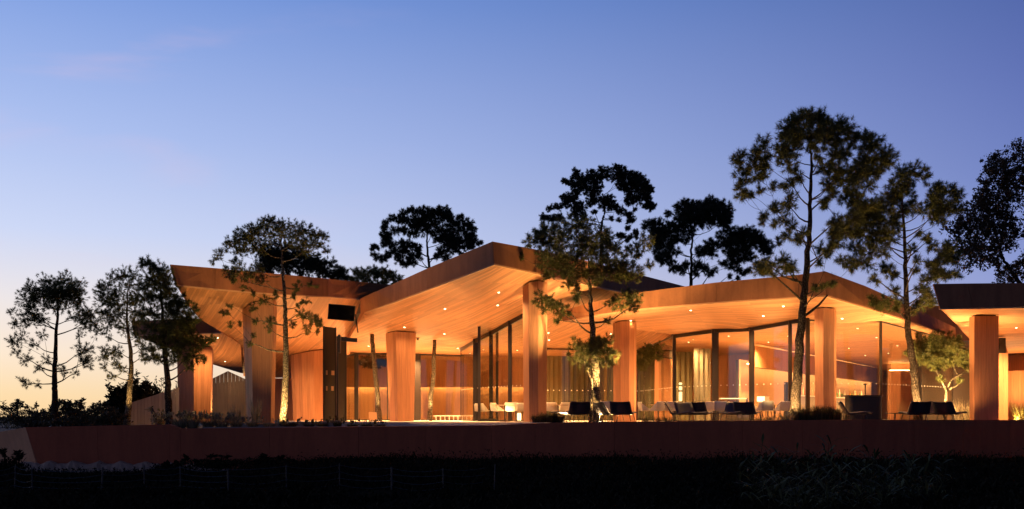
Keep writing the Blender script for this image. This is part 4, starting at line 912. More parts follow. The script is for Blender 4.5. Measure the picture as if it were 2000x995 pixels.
tree('pine_tree', 'small bushy pine lit green-yellow before the right board wall', [(482, 870), (486, 800), (490, 712), (470, 670), (445, 620), (430, 570)],
     parse('420 410 30 350 430 35 400 450 35 460 430 40 510 420 35 550 440 30 330 480 30 390 500 35 450 490 40 520 480 40 570 470 25 350 530 25 420 540 30 490 540 35 550 530 25 270 490 14 300 500 18 610 520 30 620 560 30 590 550 25 640 500 18 460 640 14 570 650 10 480 450 38 440 560 25'),
     (1680, 520), 2.925, 43.4, .09, ('barkpale', 'needle'), seed=27, needle=.19, nw=.012, per=44, base_z=0, dlim=(-1.0, .6), dens=1.3, extra_trunks=[[(490, 712), (520, 650), (560, 625), (620, 600)], [(490, 712), (540, 690), (575, 660)]])
# the two trunks that pass through the ceiling of the hall
for pts, Y, lab, sd in (([(742, 819), (738, 780), (735, 750), (730, 700), (727, 664)], 49.6, 'left of two bare pine trunks passing through the hall ceiling', 3),
                        ([(840, 819), (841, 780), (846, 740), (847, 700), (849, 668)], 51.0, 'right of two bare pine trunks passing through the hall ceiling', 4)):
    T = pp([(x, y, Y) for x, y in pts]); T[0].z = 0; rr = random.Random(sd); S = []
    for i in range(4):
        for j in range(5): S.append(catmull(T[max(i - 1, 0)], T[i], T[i + 1], T[min(i + 2, 4)], j / 5) + Vector((rr.uniform(-1, 1), rr.uniform(-1, 1), 0)) * .015)
    S.append(Vector((T[-1].x, T[-1].y, ceil_z(T[-1].x, T[-1].y) - .005)))
    m = MB(); m.tube(S, [.125 - .03 * i / 20 + rr.uniform(-.008, .008) for i in range(21)], 14)
    tag(m.build('tree_trunk', M['barkpale'], None, True), lab, 'trunk')
# umbrella pine built in the hall for a pine's reflection in the glass
tree('mirrored_umbrella_pine', 'little umbrella pine with bare fanning branches, standing in for a reflection in the entrance glass', [(540, 560), (545, 520), (545, 500)],
     parse('410 360 22 440 345 25 480 340 26 520 335 26 560 335 26 600 340 24 630 350 20 430 385 20 470 375 22 520 370 22 570 370 22 610 380 20 500 400 18 560 395 18'),
     (620, 630), 4.74, 62, .05, ('barkfar', 'needledark'), seed=28, needle=.2, nw=.02, per=40, base_z=0, dlim=(-.5, .3), dens=1.0, up=.1)

# ================================================================== furniture
def copy_tree(o, parent=None):
    c = o.copy(); COL.objects.link(c); c.parent = parent
    for ch in list(o.children): copy_tree(ch, c)
    return c
def local(name, m, mat, parent, **kw):
    o = m.build(name, mat, None, **kw); o.parent = parent; return o
def shell(pts, w0, w1, th, ribs=0):
    """a thin bent sheet: profile points (y, z), widths from first to last point, bowed slightly across"""
    m = MB(); n = len(pts); cols = 7; V = []
    for s in (0, 1):
        for i, (y, z) in enumerate(pts):
            a = pts[min(i + 1, n - 1)]; b = pts[max(i - 1, 0)]; t = Vector((0, a[0] - b[0], a[1] - b[1])).normalized(); nr = Vector((0, -t.z, t.y))
            w_ = w0 + (w1 - w0) * i / (n - 1)
            for k in range(cols):
                u = k / (cols - 1) * 2 - 1; V.append(Vector((u * w_ / 2, y, z)) + nr * (s * th + .03 * u * u))
    Fc = []
    idx = lambda s, i, k: s * n * cols + i * cols + k
    for i in range(n - 1):
        for k in range(cols - 1):
            Fc.append((idx(0, i, k), idx(0, i, k + 1), idx(0, i + 1, k + 1), idx(0, i + 1, k))); Fc.append((idx(1, i, k), idx(1, i + 1, k), idx(1, i + 1, k + 1), idx(1, i, k + 1)))
        for k, d in ((0, 0), (cols - 1, 1)): Fc.append((idx(0, i, k), idx(0, i + 1, k), idx(1, i + 1, k), idx(1, i, k)))
    for i in (0, n - 1):
        for k in range(cols - 1): Fc.append((idx(0, i, k), idx(0, i, k + 1), idx(1, i, k + 1), idx(1, i, k)))
    m.add(V, Fc); return m
def make_lounge():
    r = empty('lounge_chair'); N_ = 8
    seat = [(-.42, .345), (-.36, .37), (-.2, .36), (.0, .33), (.2, .30), (.3, .31)]
    local('seat', shell(seat, .66, .70, .035), M['navy'], r, smooth=True)
    back = [(.30, .33), (.35, .42), (.41, .56), (.47, .70), (.51, .79), (.54, .80)]
    b = local('backrest', shell(back, .70, .62, .028), M['navy'], r, smooth=True)
    local('skylit_back_pad', shell([(y - .014, z + .012) for y, z in back[:5]], .64, .56, -.012), M['skylit'], r, smooth=True)  # thin front layer added to carry the skylit colour
    local('skylit_seat_pad', shell([(y, z + .037) for y, z in seat[1:]], .60, .64, .012), M['skylit'], r, smooth=True)
    m = MB()
    for k in range(9):
        t = .12 + k * .095; i = t * 4; j = min(3, int(i)); f = i - j; y = back[j][0] + (back[j + 1][0] - back[j][0]) * f; z = back[j][1] + (back[j + 1][1] - back[j][1]) * f
        w_ = .68 - .06 * t; m.tube([(-w_ / 2, y + .012, z - .006), (0, y - .012, z + .0), (w_ / 2, y + .012, z - .006)], .011, 5)
    ob = m.build('rib', M['black'], None); ob.parent = b; ob.name = 'back_ribs'
    for sx_ in (-1, 1):
        for sy, yy in ((-1, -.26), (1, .26)):
            m = MB(); m.tube([(sx_ * .25, yy, .33), (sx_ * .30, yy * 1.12, 0)], .011, 6); local('leg', m, M['legsteel'], r)
    m = MB(); m.tube([(-.26, -.26, .325), (.26, -.26, .325), (.26, .26, .30), (-.26, .26, .30), (-.26, -.26, .325)], .011, 6); local('seat_frame', m, M['legsteel'], r)
    return r
def make_dining():
    r = empty('dining_chair')
    local('seat', shell([(-.24, .45), (-.1, .455), (.1, .44), (.22, .45)], .50, .48, .03), M['cream'], r, smooth=True)
    local('backrest', shell([(.20, .45), (.26, .52), (.29, .64), (.31, .76), (.33, .82)], .50, .46, .025), M['cream'], r, smooth=True)
    for s in (-1, 1):
        m = MB(); m.slab([(s * .25, -.16, .47), (s * .25, .24, .47), (s * .24, .31, .80), (s * .27, .12, .66)], (s * .02, 0, 0)); local('armrest', m, M['cream'], r)
        for yy in (-.2, .22):
            m = MB(); m.tube([(s * .20, yy * .8, .45), (s * .25, yy * 1.15, 0)], [.016, .010], 6); local('leg', m, M['legsteel'], r)
    return r
def make_table(h=.72, rad=.42, name='dining_table', top='tabletop'):
    r = empty(name)
    m = MB(); m.lathe((0, 0, h), [(rad * .96, -.028), (rad, -.02), (rad, -.004), (rad * .985, 0)], 28); local('table_top', m, M[top], r)
    m = MB(); m.lathe((0, 0, 0), [(.03, .02), (.022, h * .5), (.03, h - .03)], 10); local('pedestal', m, M['legsteel'], r)
    m = MB(); m.lathe((0, 0, 0), [(.24, 0), (.24, .012), (.05, .03)], 20); local('base', m, M['legsteel'], r)
    return r
first = {}
def put(kind, maker, px, Y, rz, label, cat, group, z=0.0, s=1.0):
    if kind not in first: o = first[kind] = maker()
    else: o = copy_tree(first[kind])
    o.location = (*XY(px, Y), z); o.rotation_euler = (0, 0, R(rz)); o.scale = s if isinstance(s, tuple) else (s, s, s)
    tag(o, label, cat, group); return o
G1 = 'dark lounge chairs along the terrace wall'
for px, Y, rz, lab in (
    (1128, 38.5, 188, 'dark lounge chair showing its ribbed back left of the lit pine trunk'),
    (1108, 39.5, 250, 'dark lounge chair at the left end of the row, half hidden by its neighbour'),
    (1218, 38.5, 160, 'dark lounge chair with ribbed back in front of the rounded column'),
    (1194, 39.5, 115, 'dark lounge chair facing left just right of the lit pine trunk'),
    (1350, 38.6, 24, 'dark lounge chair with its pale front to us before the sliding doors'),
    (1331, 39.3, 75, 'lounge chair turned sideways left of the pair at the sliding doors'),
    (1368, 39.9, 150, 'dark lounge chair behind the pale-fronted one at the sliding doors'),
    (1430, 38.6, -28, 'dark lounge chair facing left across the low table at the sliding doors'),
    (1460, 39.0, 152, 'lounge chair with olive-lit ribbed back at the right end of its row'),
    (1672, 38.5, 82, 'lounge chair seen from the side before the dark host stand'),
    (1786, 38.4, 182, 'widest dark lounge chair, its ribbed back square to us at the right'),
    (1826, 39.4, -20, 'lounge chair with grey front behind the wide one at the right'),
    (1856, 38.7, 128, 'rightmost dark lounge chair, turned half sideways')):
    put('lounge', make_lounge, px, Y, rz, lab, 'lounge chair', G1, .02, (1.2, 1.22, .9))
put('lounge', make_lounge, 316, 49, 120, 'single chair standing behind the dense dark pine at the left', 'lounge chair', None, -.2)
G2 = 'low tables between the lounge chairs'
for px, Y, lab in ((1164, 38.6, 'low dark table at the foot of the lit middle pine'), (1394, 38.7, 'low dark table between lounge chairs at the sliding doors'), (1748, 38.6, 'low dark table left of the widest lounge chair')):
    put('low', lambda: make_table(.36, .34, 'low_table', 'black'), px, Y, 0, lab, 'low table', G2)
G3 = 'cream dining armchairs'
for px, Y, rz, lab in (
    (974, 45.4, 60, 'cream armchair seen from the side left of the tallest column'), (998, 44.4, 175, 'cream armchair with back to us left of the tallest column'),
    (1014, 46.0, 200, 'cream armchair tucked behind the tallest column'), (1079, 44.2, 165, 'cream armchair just right of the tallest column'),
    (1097, 44.6, 215, 'cream armchair turned away beside the dark lounge chairs'), (1182, 43.4, 185, 'cream armchair between the lit pine and the rounded column'),
    (1262, 42.8, 100, 'cream armchair seen from the side right of the rounded column'), (1310, 42.0, 188, 'bright cream armchair left of the sliding doors, back to us'),
    (1388, 42.0, 175, 'cream armchair behind the low table at the sliding doors'), (1408, 42.4, 200, 'second cream armchair behind the low table at the sliding doors'),
    (1500, 41.6, 120, 'cream armchair left of the tallest dark pine, turned sideways'), (1528, 41.2, 195, 'cream armchair at the foot of the tallest dark pine'),
    (1478, 42.4, 60, 'cream armchair under the white table lamp'), (942, 48.0, 150, 'cream armchair behind the open glass door leaf'), (1282, 41.6, 215, 'cream armchair pulled up to the round table right of the rounded column'), (1408, 40.6, 170, 'cream armchair nearest to the low table at the sliding doors'), (1492, 40.2, 200, 'cream armchair nearest to the grass left of the tallest dark pine'), (1188, 41.2, 150, 'cream armchair close behind the dark chair right of the lit pine')):
    put('dining', make_dining, px, Y, rz, lab, 'armchair', G3)
G4 = 'round dining tables'
for px, Y, lab in ((986, 43.4, 'round oak table among the armchairs left of the tallest column'), (1090, 43.6, 'round oak table right of the tallest column'),
                   (1286, 42.2, 'round oak table right of the rounded column'), (1512, 42.2, 'round oak table left of the tallest dark pine'), (1430, 43.2, 'round oak table close to the sliding doors')):
    put('table', make_table, px, Y, 0, lab, 'table', G4)

# host stand and its slim lamp
hs = empty('host_stand', (*XY(1687, 39.9), 0)); tag(hs, 'dark rounded host stand before the glass corner', 'counter')
X0, X1 = XY(1656, 39.9)[0], XY(1721, 39.9)[0]
def rounded(x0, x1, y0, y1, r):
    o = []
    for cx, cy, a0 in ((x0 + r, y0 + r, 180), (x1 - r, y0 + r, 270), (x1 - r, y1 - r, 0), (x0 + r, y1 - r, 90)):
        for k in range(6): o.append((cx + r * math.cos(R(a0 + 18 * k)), cy + r * math.sin(R(a0 + 18 * k))))
    return o
m = MB(); m.slab([(x, y, 0) for x, y in rounded(X0, X1, 39.7, 40.4, .18)], (0, 0, 1.0)); m.build('body', M['black'], hs)
m = MB(); m.slab([(x, y, 1.003) for x, y in rounded(X0 - .12, X1 + .03, 39.6, 40.5, .2)], (0, 0, .045)); m.build('counter_top', M['darksteel'], hs)
lx = XY(1690, 40)[0]; sl_ = empty('stand_lamp', (lx, 40, 1.049)); tag(sl_, 'slim dark lamp standing on the host stand', 'lamp')
m = MB(); m.lathe((lx, 40, 1.049), [(.07, 0), (.07, .012), (.02, .02), (.02, .40)], 12); m.build('stem', M['black'], sl_)
m = MB(); m.lathe((lx, 40, 1.45), [(.02, 0), (.075, .02), (.06, .05)], 12); m.build('lamp_head', M['black'], sl_)

# interior: bar, bottles, sideboard, lamps
bc = empty('bar_counter', (*XY(1640, 56), 0)); tag(bc, 'long pale bar counter behind the lounge glass', 'bar')
a, b = XY(1560, 53.0), XY(1712, 66); d = (Vector((*b, 0)) - Vector((*a, 0))).normalized(); nb = Vector((-d.y, d.x, 0))
q = [Vector((*a, 0)), Vector((*b, 0)), Vector((*b, 0)) + nb * .6, Vector((*a, 0)) + nb * .6]
m = MB(); m.hexa(q, [p + Vector((0, 0, 1.28)) for p in q]); m.build('body', M['plinth'], bc)
q = [p + Vector((0, 0, 1.283)) for p in (Vector((*a, 0)) - nb * .05, Vector((*b, 0)) - nb * .05, Vector((*b, 0)) + nb * .65, Vector((*a, 0)) + nb * .65)]
m = MB(); m.hexa(q, [p + Vector((0, 0, .05)) for p in q]); m.build('counter_top', M['white'], bc)
cols_ = [simple('bottle_%s' % c, v, .12, 0, .05, 5, 0) for c, v in (('amber', (.45, .20, .04)), ('green', (.10, .16, .05)), ('clear', (.75, .68, .5)))]
BP = [[(.036, 0), (.038, .02), (.038, .19), (.030, .22), (.014, .25), (.013, .33), (.015, .335)], [(.045, 0), (.046, .15), (.040, .18), (.016, .2), (.015, .26)], [(.03, 0), (.032, .24), (.014, .29), (.013, .38)]]
bmesh_ = []
for k in range(26):
    t = .05 + .88 * k / 25 + RND.uniform(-.01, .01); c = Vector((*a, 0)).lerp(Vector((*b, 0)), t) + nb * RND.uniform(.3, .5)
    v = k % 3
    if len(bmesh_) <= v:
        m = MB(); m.lathe((0, 0, 0), BP[v], 10); o = m.build('bottle', cols_[v], None, True); bmesh_.append(o.data)
    else: o = mobj('bottle', bmesh_[v])
    o.location = (c.x, c.y, 1.334); o.scale = (1.25, 1.25, 1.25)
    tag(o, ('amber', 'green', 'clear')[v] + ' bottle on the bar counter, %s of its colour from the left' % ORD[k // 3], 'bottle', ('amber', 'green', 'clear')[v] + ' bottles on the bar')
for k in range(3):
    z = 1.5 + k * .42
    p, q2 = XY(1650, 72.2), XY(1712, 78.6)
sb = empty('sideboard', (*XY(1440, 49), 0)); tag(sb, 'long sideboard with two glowing shelves behind the sliding doors', 'sideboard')
x0, x1 = XY(1406, 50)[0], XY(1466, 50)[0]
m = MB(); m.box(((x0 + x1) / 2, 50.2, .36), (x1 - x0, .45, .72)); m.build('body', M['darksteel'], sb)
for z in (.80, 1.10):
    m = MB(); m.box(((x0 + x1) / 2 - .1, 50.1, z), (x1 - x0 - .2, .3, .05)); m.build('shelf', M['white'], sb)
    m = MB(); m.box(((x0 + x1) / 2 - .25, 49.945, z), (x1 - x0 - .6, .008, .04)); m.build('light_strip', M['lampglow'], sb)
for x in (x0 + .04, x1 - .14):
    m = MB(); m.box((x, 50.15, .92), (.03, .25, .42)); m.build('upright', M['darksteel'], sb)
tl = empty('table_lamp', (*XY(1486, 44.2), .72)); tag(tl, 'white table lamp with a square glowing shade behind the sliding doors', 'lamp')
tx, ty = XY(1486, 44.2)
m = MB(); m.box((tx, ty, .98), (.30, .16, .22)); m.build('lamp_shade', M['lampglow'], tl, bevel=.01)
m = MB(); m.lathe((tx, ty, .72), [(.10, 0), (.10, .02), (.02, .03), (.02, .15)], 14); m.build('stem', M['legsteel'], tl)
m_ = make_table(.72, .4); m_.location = (tx, ty, 0); tag(m_, 'round oak table carrying the white table lamp', 'table', G4)
fl = empty('mirrored_floor_lamp', (*XY(1329, 52), 0)); tag(fl, 'tall slim glowing floor lamp of stacked shades, standing in for a reflection in the left sliding door', 'lamp')  # mirror image of a lamp in the glass, built as a glowing lamp
fx, fy = XY(1329, 52)
m = MB(); m.lathe((fx, fy, 0), [(.16, 0), (.16, .02), (.02, .03), (.02, 1.9)], 14); m.build('stem', M['legsteel'], fl)
for z, h in ((.62, .30), (1.0, .50), (1.56, .22), (1.83, .14)):
    m = MB(); m.lathe((fx, fy, z), [(.05, 0), (.085, .03), (.085, h - .05), (.05, h - .02)], 14); m.build('lamp_shade', M['lampglow'], fl)
ln_ = empty('floor_lantern', (*XY(1014, 44.6), 0)); tag(ln_, 'small glowing floor lantern at the foot of the tallest column', 'lantern')
lx, ly = XY(1014, 44.6)
m = MB(); m.lathe((lx, ly, .05), [(.07, 0), (.09, .05), (.09, .28), (.06, .33)], 12); m.build('glass_body', M['lampglow'], ln_)
m = MB(); m.lathe((lx, ly, 0), [(.1, 0), (.1, .045)], 12); m.lathe((lx, ly, .385), [(.1, 0), (.04, .04)], 12)
for k in range(4): m.tube([(lx + .095 * math.cos(k * 1.57), ly + .095 * math.sin(k * 1.57), .04), (lx + .095 * math.cos(k * 1.57), ly + .095 * math.sin(k * 1.57), .39)], .008, 5)
m.build('cage', M['darksteel'], ln_)
sp = MB(); sp.box((*XY(1540, 47), .9), (.35, .35, 1.8)); tag(sp.build('service_station', M['darksteel'], bevel=.02), 'slim dark service cabinet behind the tallest dark pine', 'cabinet')
cr = MB(); cr.box((*XY(730, 51.5), .22), (.45, .45, .44)); tag(cr.build('timber_stool', M['trim'], bevel=.02), 'square timber stool beside the left indoor trunk', 'stool')

# television under the left soffit
tv = empty('television', tuple(P(668, 612, 46))); tag(tv, 'black wall television hung under the left soffit, tilted down', 'television')
c = P(667, 611, 46); Rm = Matrix.Translation(c) @ Matrix.Rotation(R(10), 4, 'Z') @ Matrix.Rotation(R(14), 4, 'X') @ Matrix.Rotation(R(4), 4, 'Y')
def tvbox(name, c_, d_, mat, bev=.006):
    m = MB(); m.box(c_, d_); m.v = [tuple(Rm @ Vector(v)) for v in m.v]; return m.build(name, mat, tv, bevel=bev)
tvbox('casing', (0, .03, 0), (1.20, .05, .70), M['black']); tvbox('screen', (0, -.002, 0), (1.14, .012, .64), M['screen'], .002)
m = MB(); cz = ceil_z(c.x + .6, c.y + .35); m.tube([Rm @ Vector((.1, .06, 0)), Rm @ Vector((.62, .14, -.05)), (c.x + .68, c.y + .4, cz + .02)], .035, 8); m.build('bracket', M['black'], tv)
ht = empty('bar_heater', tuple(P(663, 664, 44.6))); tag(ht, 'grey bar heater on an arm above the second steel door', 'heater')
m = MB(); a_, b_ = P(666, 663, 44.6), P(697, 665, 44.9); bar(m, a_, b_, .14, .17); m.build('reflector', M['legsteel'], ht, bevel=.01)
m = MB(); m.box(tuple(P(663, 672, 44.85)), (.10, .25, .8)); m.build('bracket', M['darksteel'], ht, bevel=.01)
p, n_ = hit_px(816, 660)
if p:
    m = MB(); m.lathe((p.x, p.y, p.z - .13), [(.02, 0), (.05, .02), (.055, .06), (.025, .08), (.09, .1), (.09, .128)], 14); tag(m.build('security_camera', M['black']), 'small dark dome camera under the central canopy', 'camera')

# ================================================================== planting
def blades(c, n, rad, h, w_, rng, lean=.5, base_r=.3, hj=.35):
    a = rng.uniform(0, 2 * np.pi, n); rr = np.sqrt(rng.random(n)) * rad * base_r
    b = np.stack([c[0] + rr * np.cos(a), c[1] + rr * np.sin(a), np.full(n, c[2])], 1)
    hh = h * (1 - hj * rng.random(n)); out = rad * lean * (.3 + rng.random(n))
    a2 = a + rng.normal(0, .5, n); m = b + np.stack([out * .4 * np.cos(a2), out * .4 * np.sin(a2), hh * .6], 1); t = b + np.stack([out * np.cos(a2), out * np.sin(a2), hh], 1)
    s = np.stack([-np.sin(a2 + rng.normal(0, 1, n)), np.cos(a2), np.zeros(n)], 1) * w_ * .5
    return np.concatenate([np.stack([b - s, b + s, m + s * .8, m - s * .8], 1), np.stack([m - s * .8, m + s * .8, t, t], 1)], 0)
def tuft_plant(name, label, c, n, rad, h, w_, mat, seed, lean=.5, group=None, cat='plant', kind=None, flowers=0, base_r=.35):
    rng = np.random.default_rng(seed); V = blades(c, n, rad, h, w_, rng, lean, base_r)
    if flowers:
        f = blades(c, flowers, rad, h * 1.15, w_ * .5, rng, lean, base_r); tips = f[flowers:, 2]; d = rng.normal(size=(flowers * 3, 3)) * w_ * 1.6; tp = np.repeat(tips, 3, 0)
        fl_ = np.stack([tp - d, tp + d[:, [1, 2, 0]], tp + d + np.array([0, 0, .07]), tp + np.array([0, 0, .10])], 1); V = np.concatenate([V, f, fl_], 0)
    o = tri_mesh(name, V, M[mat], None, 4, rng.random(len(V))); tag(o, label, cat, group, kind); return o
gL = 'flowering clumps in the planting strip by the entrance'
for i, (px, Y, h, r, lab) in enumerate(((352, 37.6, .38, .42, 'leftmost flowering clump at the left end of the planting strip'), (376, 37.7, .42, .45, 'largest pale flowering clump under the dense dark pine'), (408, 37.8, .34, .36, 'flowering clump left of the dark-sided column'),
        (432, 37.6, .36, .42, 'broad flowering clump at the foot of the dark-sided column'), (462, 37.7, .26, .32, 'low clump right of the dark-sided column'), (494, 37.8, .27, .34, 'low clump at the left end of the stone plinth'),
        (526, 37.7, .22, .32, 'low clump left of the broad flat-topped pine'), (566, 37.8, .24, .34, 'low clump right of the broad flat-topped pine trunk'), (604, 37.7, .19, .28, 'small clump in front of the stone plinth'),
        (630, 37.8, .20, .30, 'small clump before the tall steel door'), (659, 37.9, .27, .22, 'upright round clump at the end of the stone plinth'), (688, 37.8, .17, .28, 'small clump right of the steel doors'),
        (716, 37.8, .19, .32, 'dark low clump in front of the left indoor trunk'), (742, 37.8, .17, .30, 'last dark low clump at the right end of the planting strip'))):
    tuft_plant('flowering_clump', lab, (*XY(px, Y), -.22), 240, r * 1.2, h * 1.25, .015, 'lav' if i < 7 else 'scrub', 40 + i, .75, gL, 'shrub', None, 60 if i < 5 else 10)
for i, (px, Y, h, lab) in enumerate(((460, 42.6, 1.1, 'wispy upright shrub left of the dark-sided column face'), (500, 42.4, 1.35, 'tall wispy shrub in front of the dark-sided column'), (365, 46, 1.0, 'wispy shrub before the farthest left column'))):
    tuft_plant('wispy_shrub', lab, (*XY(px, Y), -.22), 70, .45, h, .02, 'lav', 60 + i, .55, None, 'shrub')
gR = 'dark clumps along the terrace wall'
for i, (px, Y, h, r, n, mt, lab) in enumerate(((1052, 37.3, .36, .35, 170, 'scrub', 'dark clump at the foot of the tallest column'), (1072, 37.4, .46, .4, 220, 'scrub', 'taller dark clump right of the tallest column foot'), (1092, 37.4, .34, .3, 150, 'scrub', 'dark clump beside the leftmost lounge chairs'),
        (1270, 37.5, .26, .5, 130, 'reed', 'thin grass tuft right of the rounded column'), (1300, 37.5, .27, .5, 130, 'reed', 'thin grass tuft before the bright cream armchair'), (1488, 37.5, .26, .5, 130, 'reed', 'thin grass tuft left of the tallest dark pine'), (1515, 37.5, .30, .45, 140, 'lav', 'pale grass tuft at the left of the tallest dark pine trunk'),
        (1536, 37.6, .45, .4, 180, 'lav', 'lit grass clump at the foot of the tallest dark pine'), (1562, 37.8, .62, .4, 240, 'scrub', 'bushy clump right of the tallest dark pine trunk'), (1585, 37.8, .66, .42, 300, 'scrub', 'dense dark bush before the faceted column, left part'),
        (1608, 37.8, .72, .42, 300, 'scrub', 'dense dark bush before the faceted column, tallest part'), (1630, 37.9, .62, .36, 260, 'scrub', 'dense dark bush before the faceted column, right part'), (1648, 38.6, .5, .3, 160, 'lav', 'lit clump left of the host stand'),
        (1895, 44, 1.0, .5, 90, 'lav', 'wispy grass by the large board wall at the right'), (1880, 47, 1.2, .6, 90, 'lav', 'tall wispy grass behind the rightmost lounge chair'), (1996, 43, 1.0, .5, 120, 'needle', 'green shrub at the right edge of the picture'))):
    tuft_plant('dark_clump' if mt == 'scrub' else 'grass_clump', lab, (*XY(px, Y), 0), n, r, h, .022 if mt == 'scrub' else .012, mt, 80 + i, .6, gR if mt == 'scrub' else None, 'shrub', None, 0, .6)

# scrub beyond the left end of the terrace
def bush(label, px, Y, wpx, top, seed, mat='scrub', n=1500, group='scrub bushes at the left horizon', leaf=.07, tips=0, zb=-.3, name='scrub_bush'):
    rng = np.random.default_rng(seed); h = zz(top, Y) - zb; w_ = wpx * Y / F / 2; X = XY(px, Y)[0]
    d = rng.normal(size=(n, 3)); d /= np.linalg.norm(d, axis=1)[:, None]; rad = rng.random((n, 1)) ** .4
    lump = 1 + .28 * np.sin(d[:, :1] * 5 + seed) * np.cos(d[:, 2:] * 6 + seed * 2) + .15 * np.sin(d[:, :1] * 13 + d[:, 2:] * 11)
    c = d * rad * lump * np.array([w_, w_ * .8, h * .55]); c[:, 2] += h * .45; c[:, 2] = np.abs(c[:, 2])
    c += np.array([X, Y, zb]); a = rng.normal(size=(n, 3)) + np.array([0, 0, .6]); a /= np.linalg.norm(a, axis=1)[:, None]
    b = np.cross(a, rng.normal(size=(n, 3))); b /= np.linalg.norm(b, axis=1)[:, None]; ln = leaf * rng.uniform(.6, 1.5, (n, 1))
    V = np.stack([c - a * ln, c + b * ln * .4, c + a * ln, c - b * ln * .4], 1)
    root = empty(name, (X, Y, zb)); tag(root, label, 'bush', group)
    m = MB(); rr = random.Random(seed); tv_ = []
    for k in range(9 + tips):
        e = Vector((X + rr.uniform(-.85, .85) * w_, Y + rr.uniform(-.5, .5) * w_, zb + h * rr.uniform(.75, 1.4 if k < tips else 1.0)))
        m.tube([(X + rr.uniform(-.2, .2) * w_, Y, zb), (X + (e.x - X) * .6, Y, zb + h * .45), e], [.03, .018, .006], 4, False)
        if k < tips:
            for s in range(26):
                t = rr.random(); p = e - Vector((0, 0, t * .45 * h * .6)); q = p + Vector((rr.gauss(0, .10), rr.gauss(0, .08), rr.uniform(0, .14))); s_ = Vector((rr.gauss(0, .02), 0, rr.gauss(0, .02)))
                tv_.append([tuple(p), tuple(p.lerp(q, .5) + s_ * 1.5), tuple(q), tuple(p.lerp(q, .5) - s_ * 1.5)])
    m.build('stems', M['barkfar'], root)
    if tv_: V = np.concatenate([V, np.array(tv_)], 0)
    tri_mesh('foliage', V, M[mat], root, 4, rng.random(len(V)))
for i, (px, Y, wpx, top, n, t, lab) in enumerate((
    (-10, 60, 110, 806, 1500, 0, 'low dark bush cut by the left edge'), (40, 58, 90, 795, 1500, 5, 'low wispy bush second from the left edge'), (85, 52, 90, 801, 1500, 4, 'bush left of the lone pine trunk'),
    (135, 50, 80, 795, 1700, 7, 'twiggy bush right of the lone pine trunk'), (168, 52, 80, 797, 1600, 6, 'twiggy bush midway between the lone pine and the dark thicket'), (195, 47, 80, 806, 1400, 4, 'low bush before the dark thicket'),
    (60, 45, 120, 815, 1500, 3, 'low nearer bush just above the left end of the wall'), (140, 44, 120, 813, 1500, 3, 'low nearer bush under the lone pine'), (215, 44, 70, 812, 1100, 3, 'low nearer bush left of the pale-trunked pine'))):
    bush(lab, px, Y, wpx, top, 120 + i, n=int(n * .75), tips=t * 4 + 4, leaf=.055)
bush('tall dark thicket behind the pale-trunked pine', 238, 58, 70, 752, 140, 'cover', 5200, None, .12, 12)
bush('tall dark thicket left of the grey garden wall', 272, 60, 80, 748, 141, 'cover', 5200, None, .12, 12)
bush('dark bush behind the dense dark pine', 318, 62, 70, 762, 142, 'cover', 3000, None, .11, 8)
bush('small lit bush at the foot of the dense dark pine', 312, 47, 40, 803, 143, 'lav', 500, None, .07, 2)

for i, (px, Y, wpx, top, lab) in enumerate(((420, 35.2, 120, 897, 'low dark shrub at the wall foot below the dark-sided column'), (520, 35.0, 130, 893, 'widest dark shrub at the wall foot left of the middle'), (610, 35.3, 90, 901, 'dark shrub at the wall foot below the steel doors'),
        (720, 35.2, 120, 897, 'dark shrub at the wall foot below the left indoor trunk'), (860, 35.3, 130, 903, 'dark shrub at the wall foot below the right indoor trunk'), (1010, 35.2, 120, 905, 'dark shrub at the wall foot below the tallest column'),
        (1240, 35.2, 120, 901, 'dark shrub at the wall foot below the rounded column'), (1390, 35.2, 110, 905, 'dark shrub at the wall foot below the sliding doors'), (1890, 34.5, 140, 899, 'dark shrub at the wall foot near the right edge'), (20, 34.5, 60, 892, 'dark shrub in front of the pale wall end'), (330, 35.0, 80, 905, 'small dark shrub at the right end of the pale footing'))):
    bush(lab, px, Y, wpx, top, 300 + i, 'cover', 1500, 'dark shrubs at the foot of the retaining wall', .05, 6, -1.55 if px > 340 else -1.85, 'wall_foot_shrub')
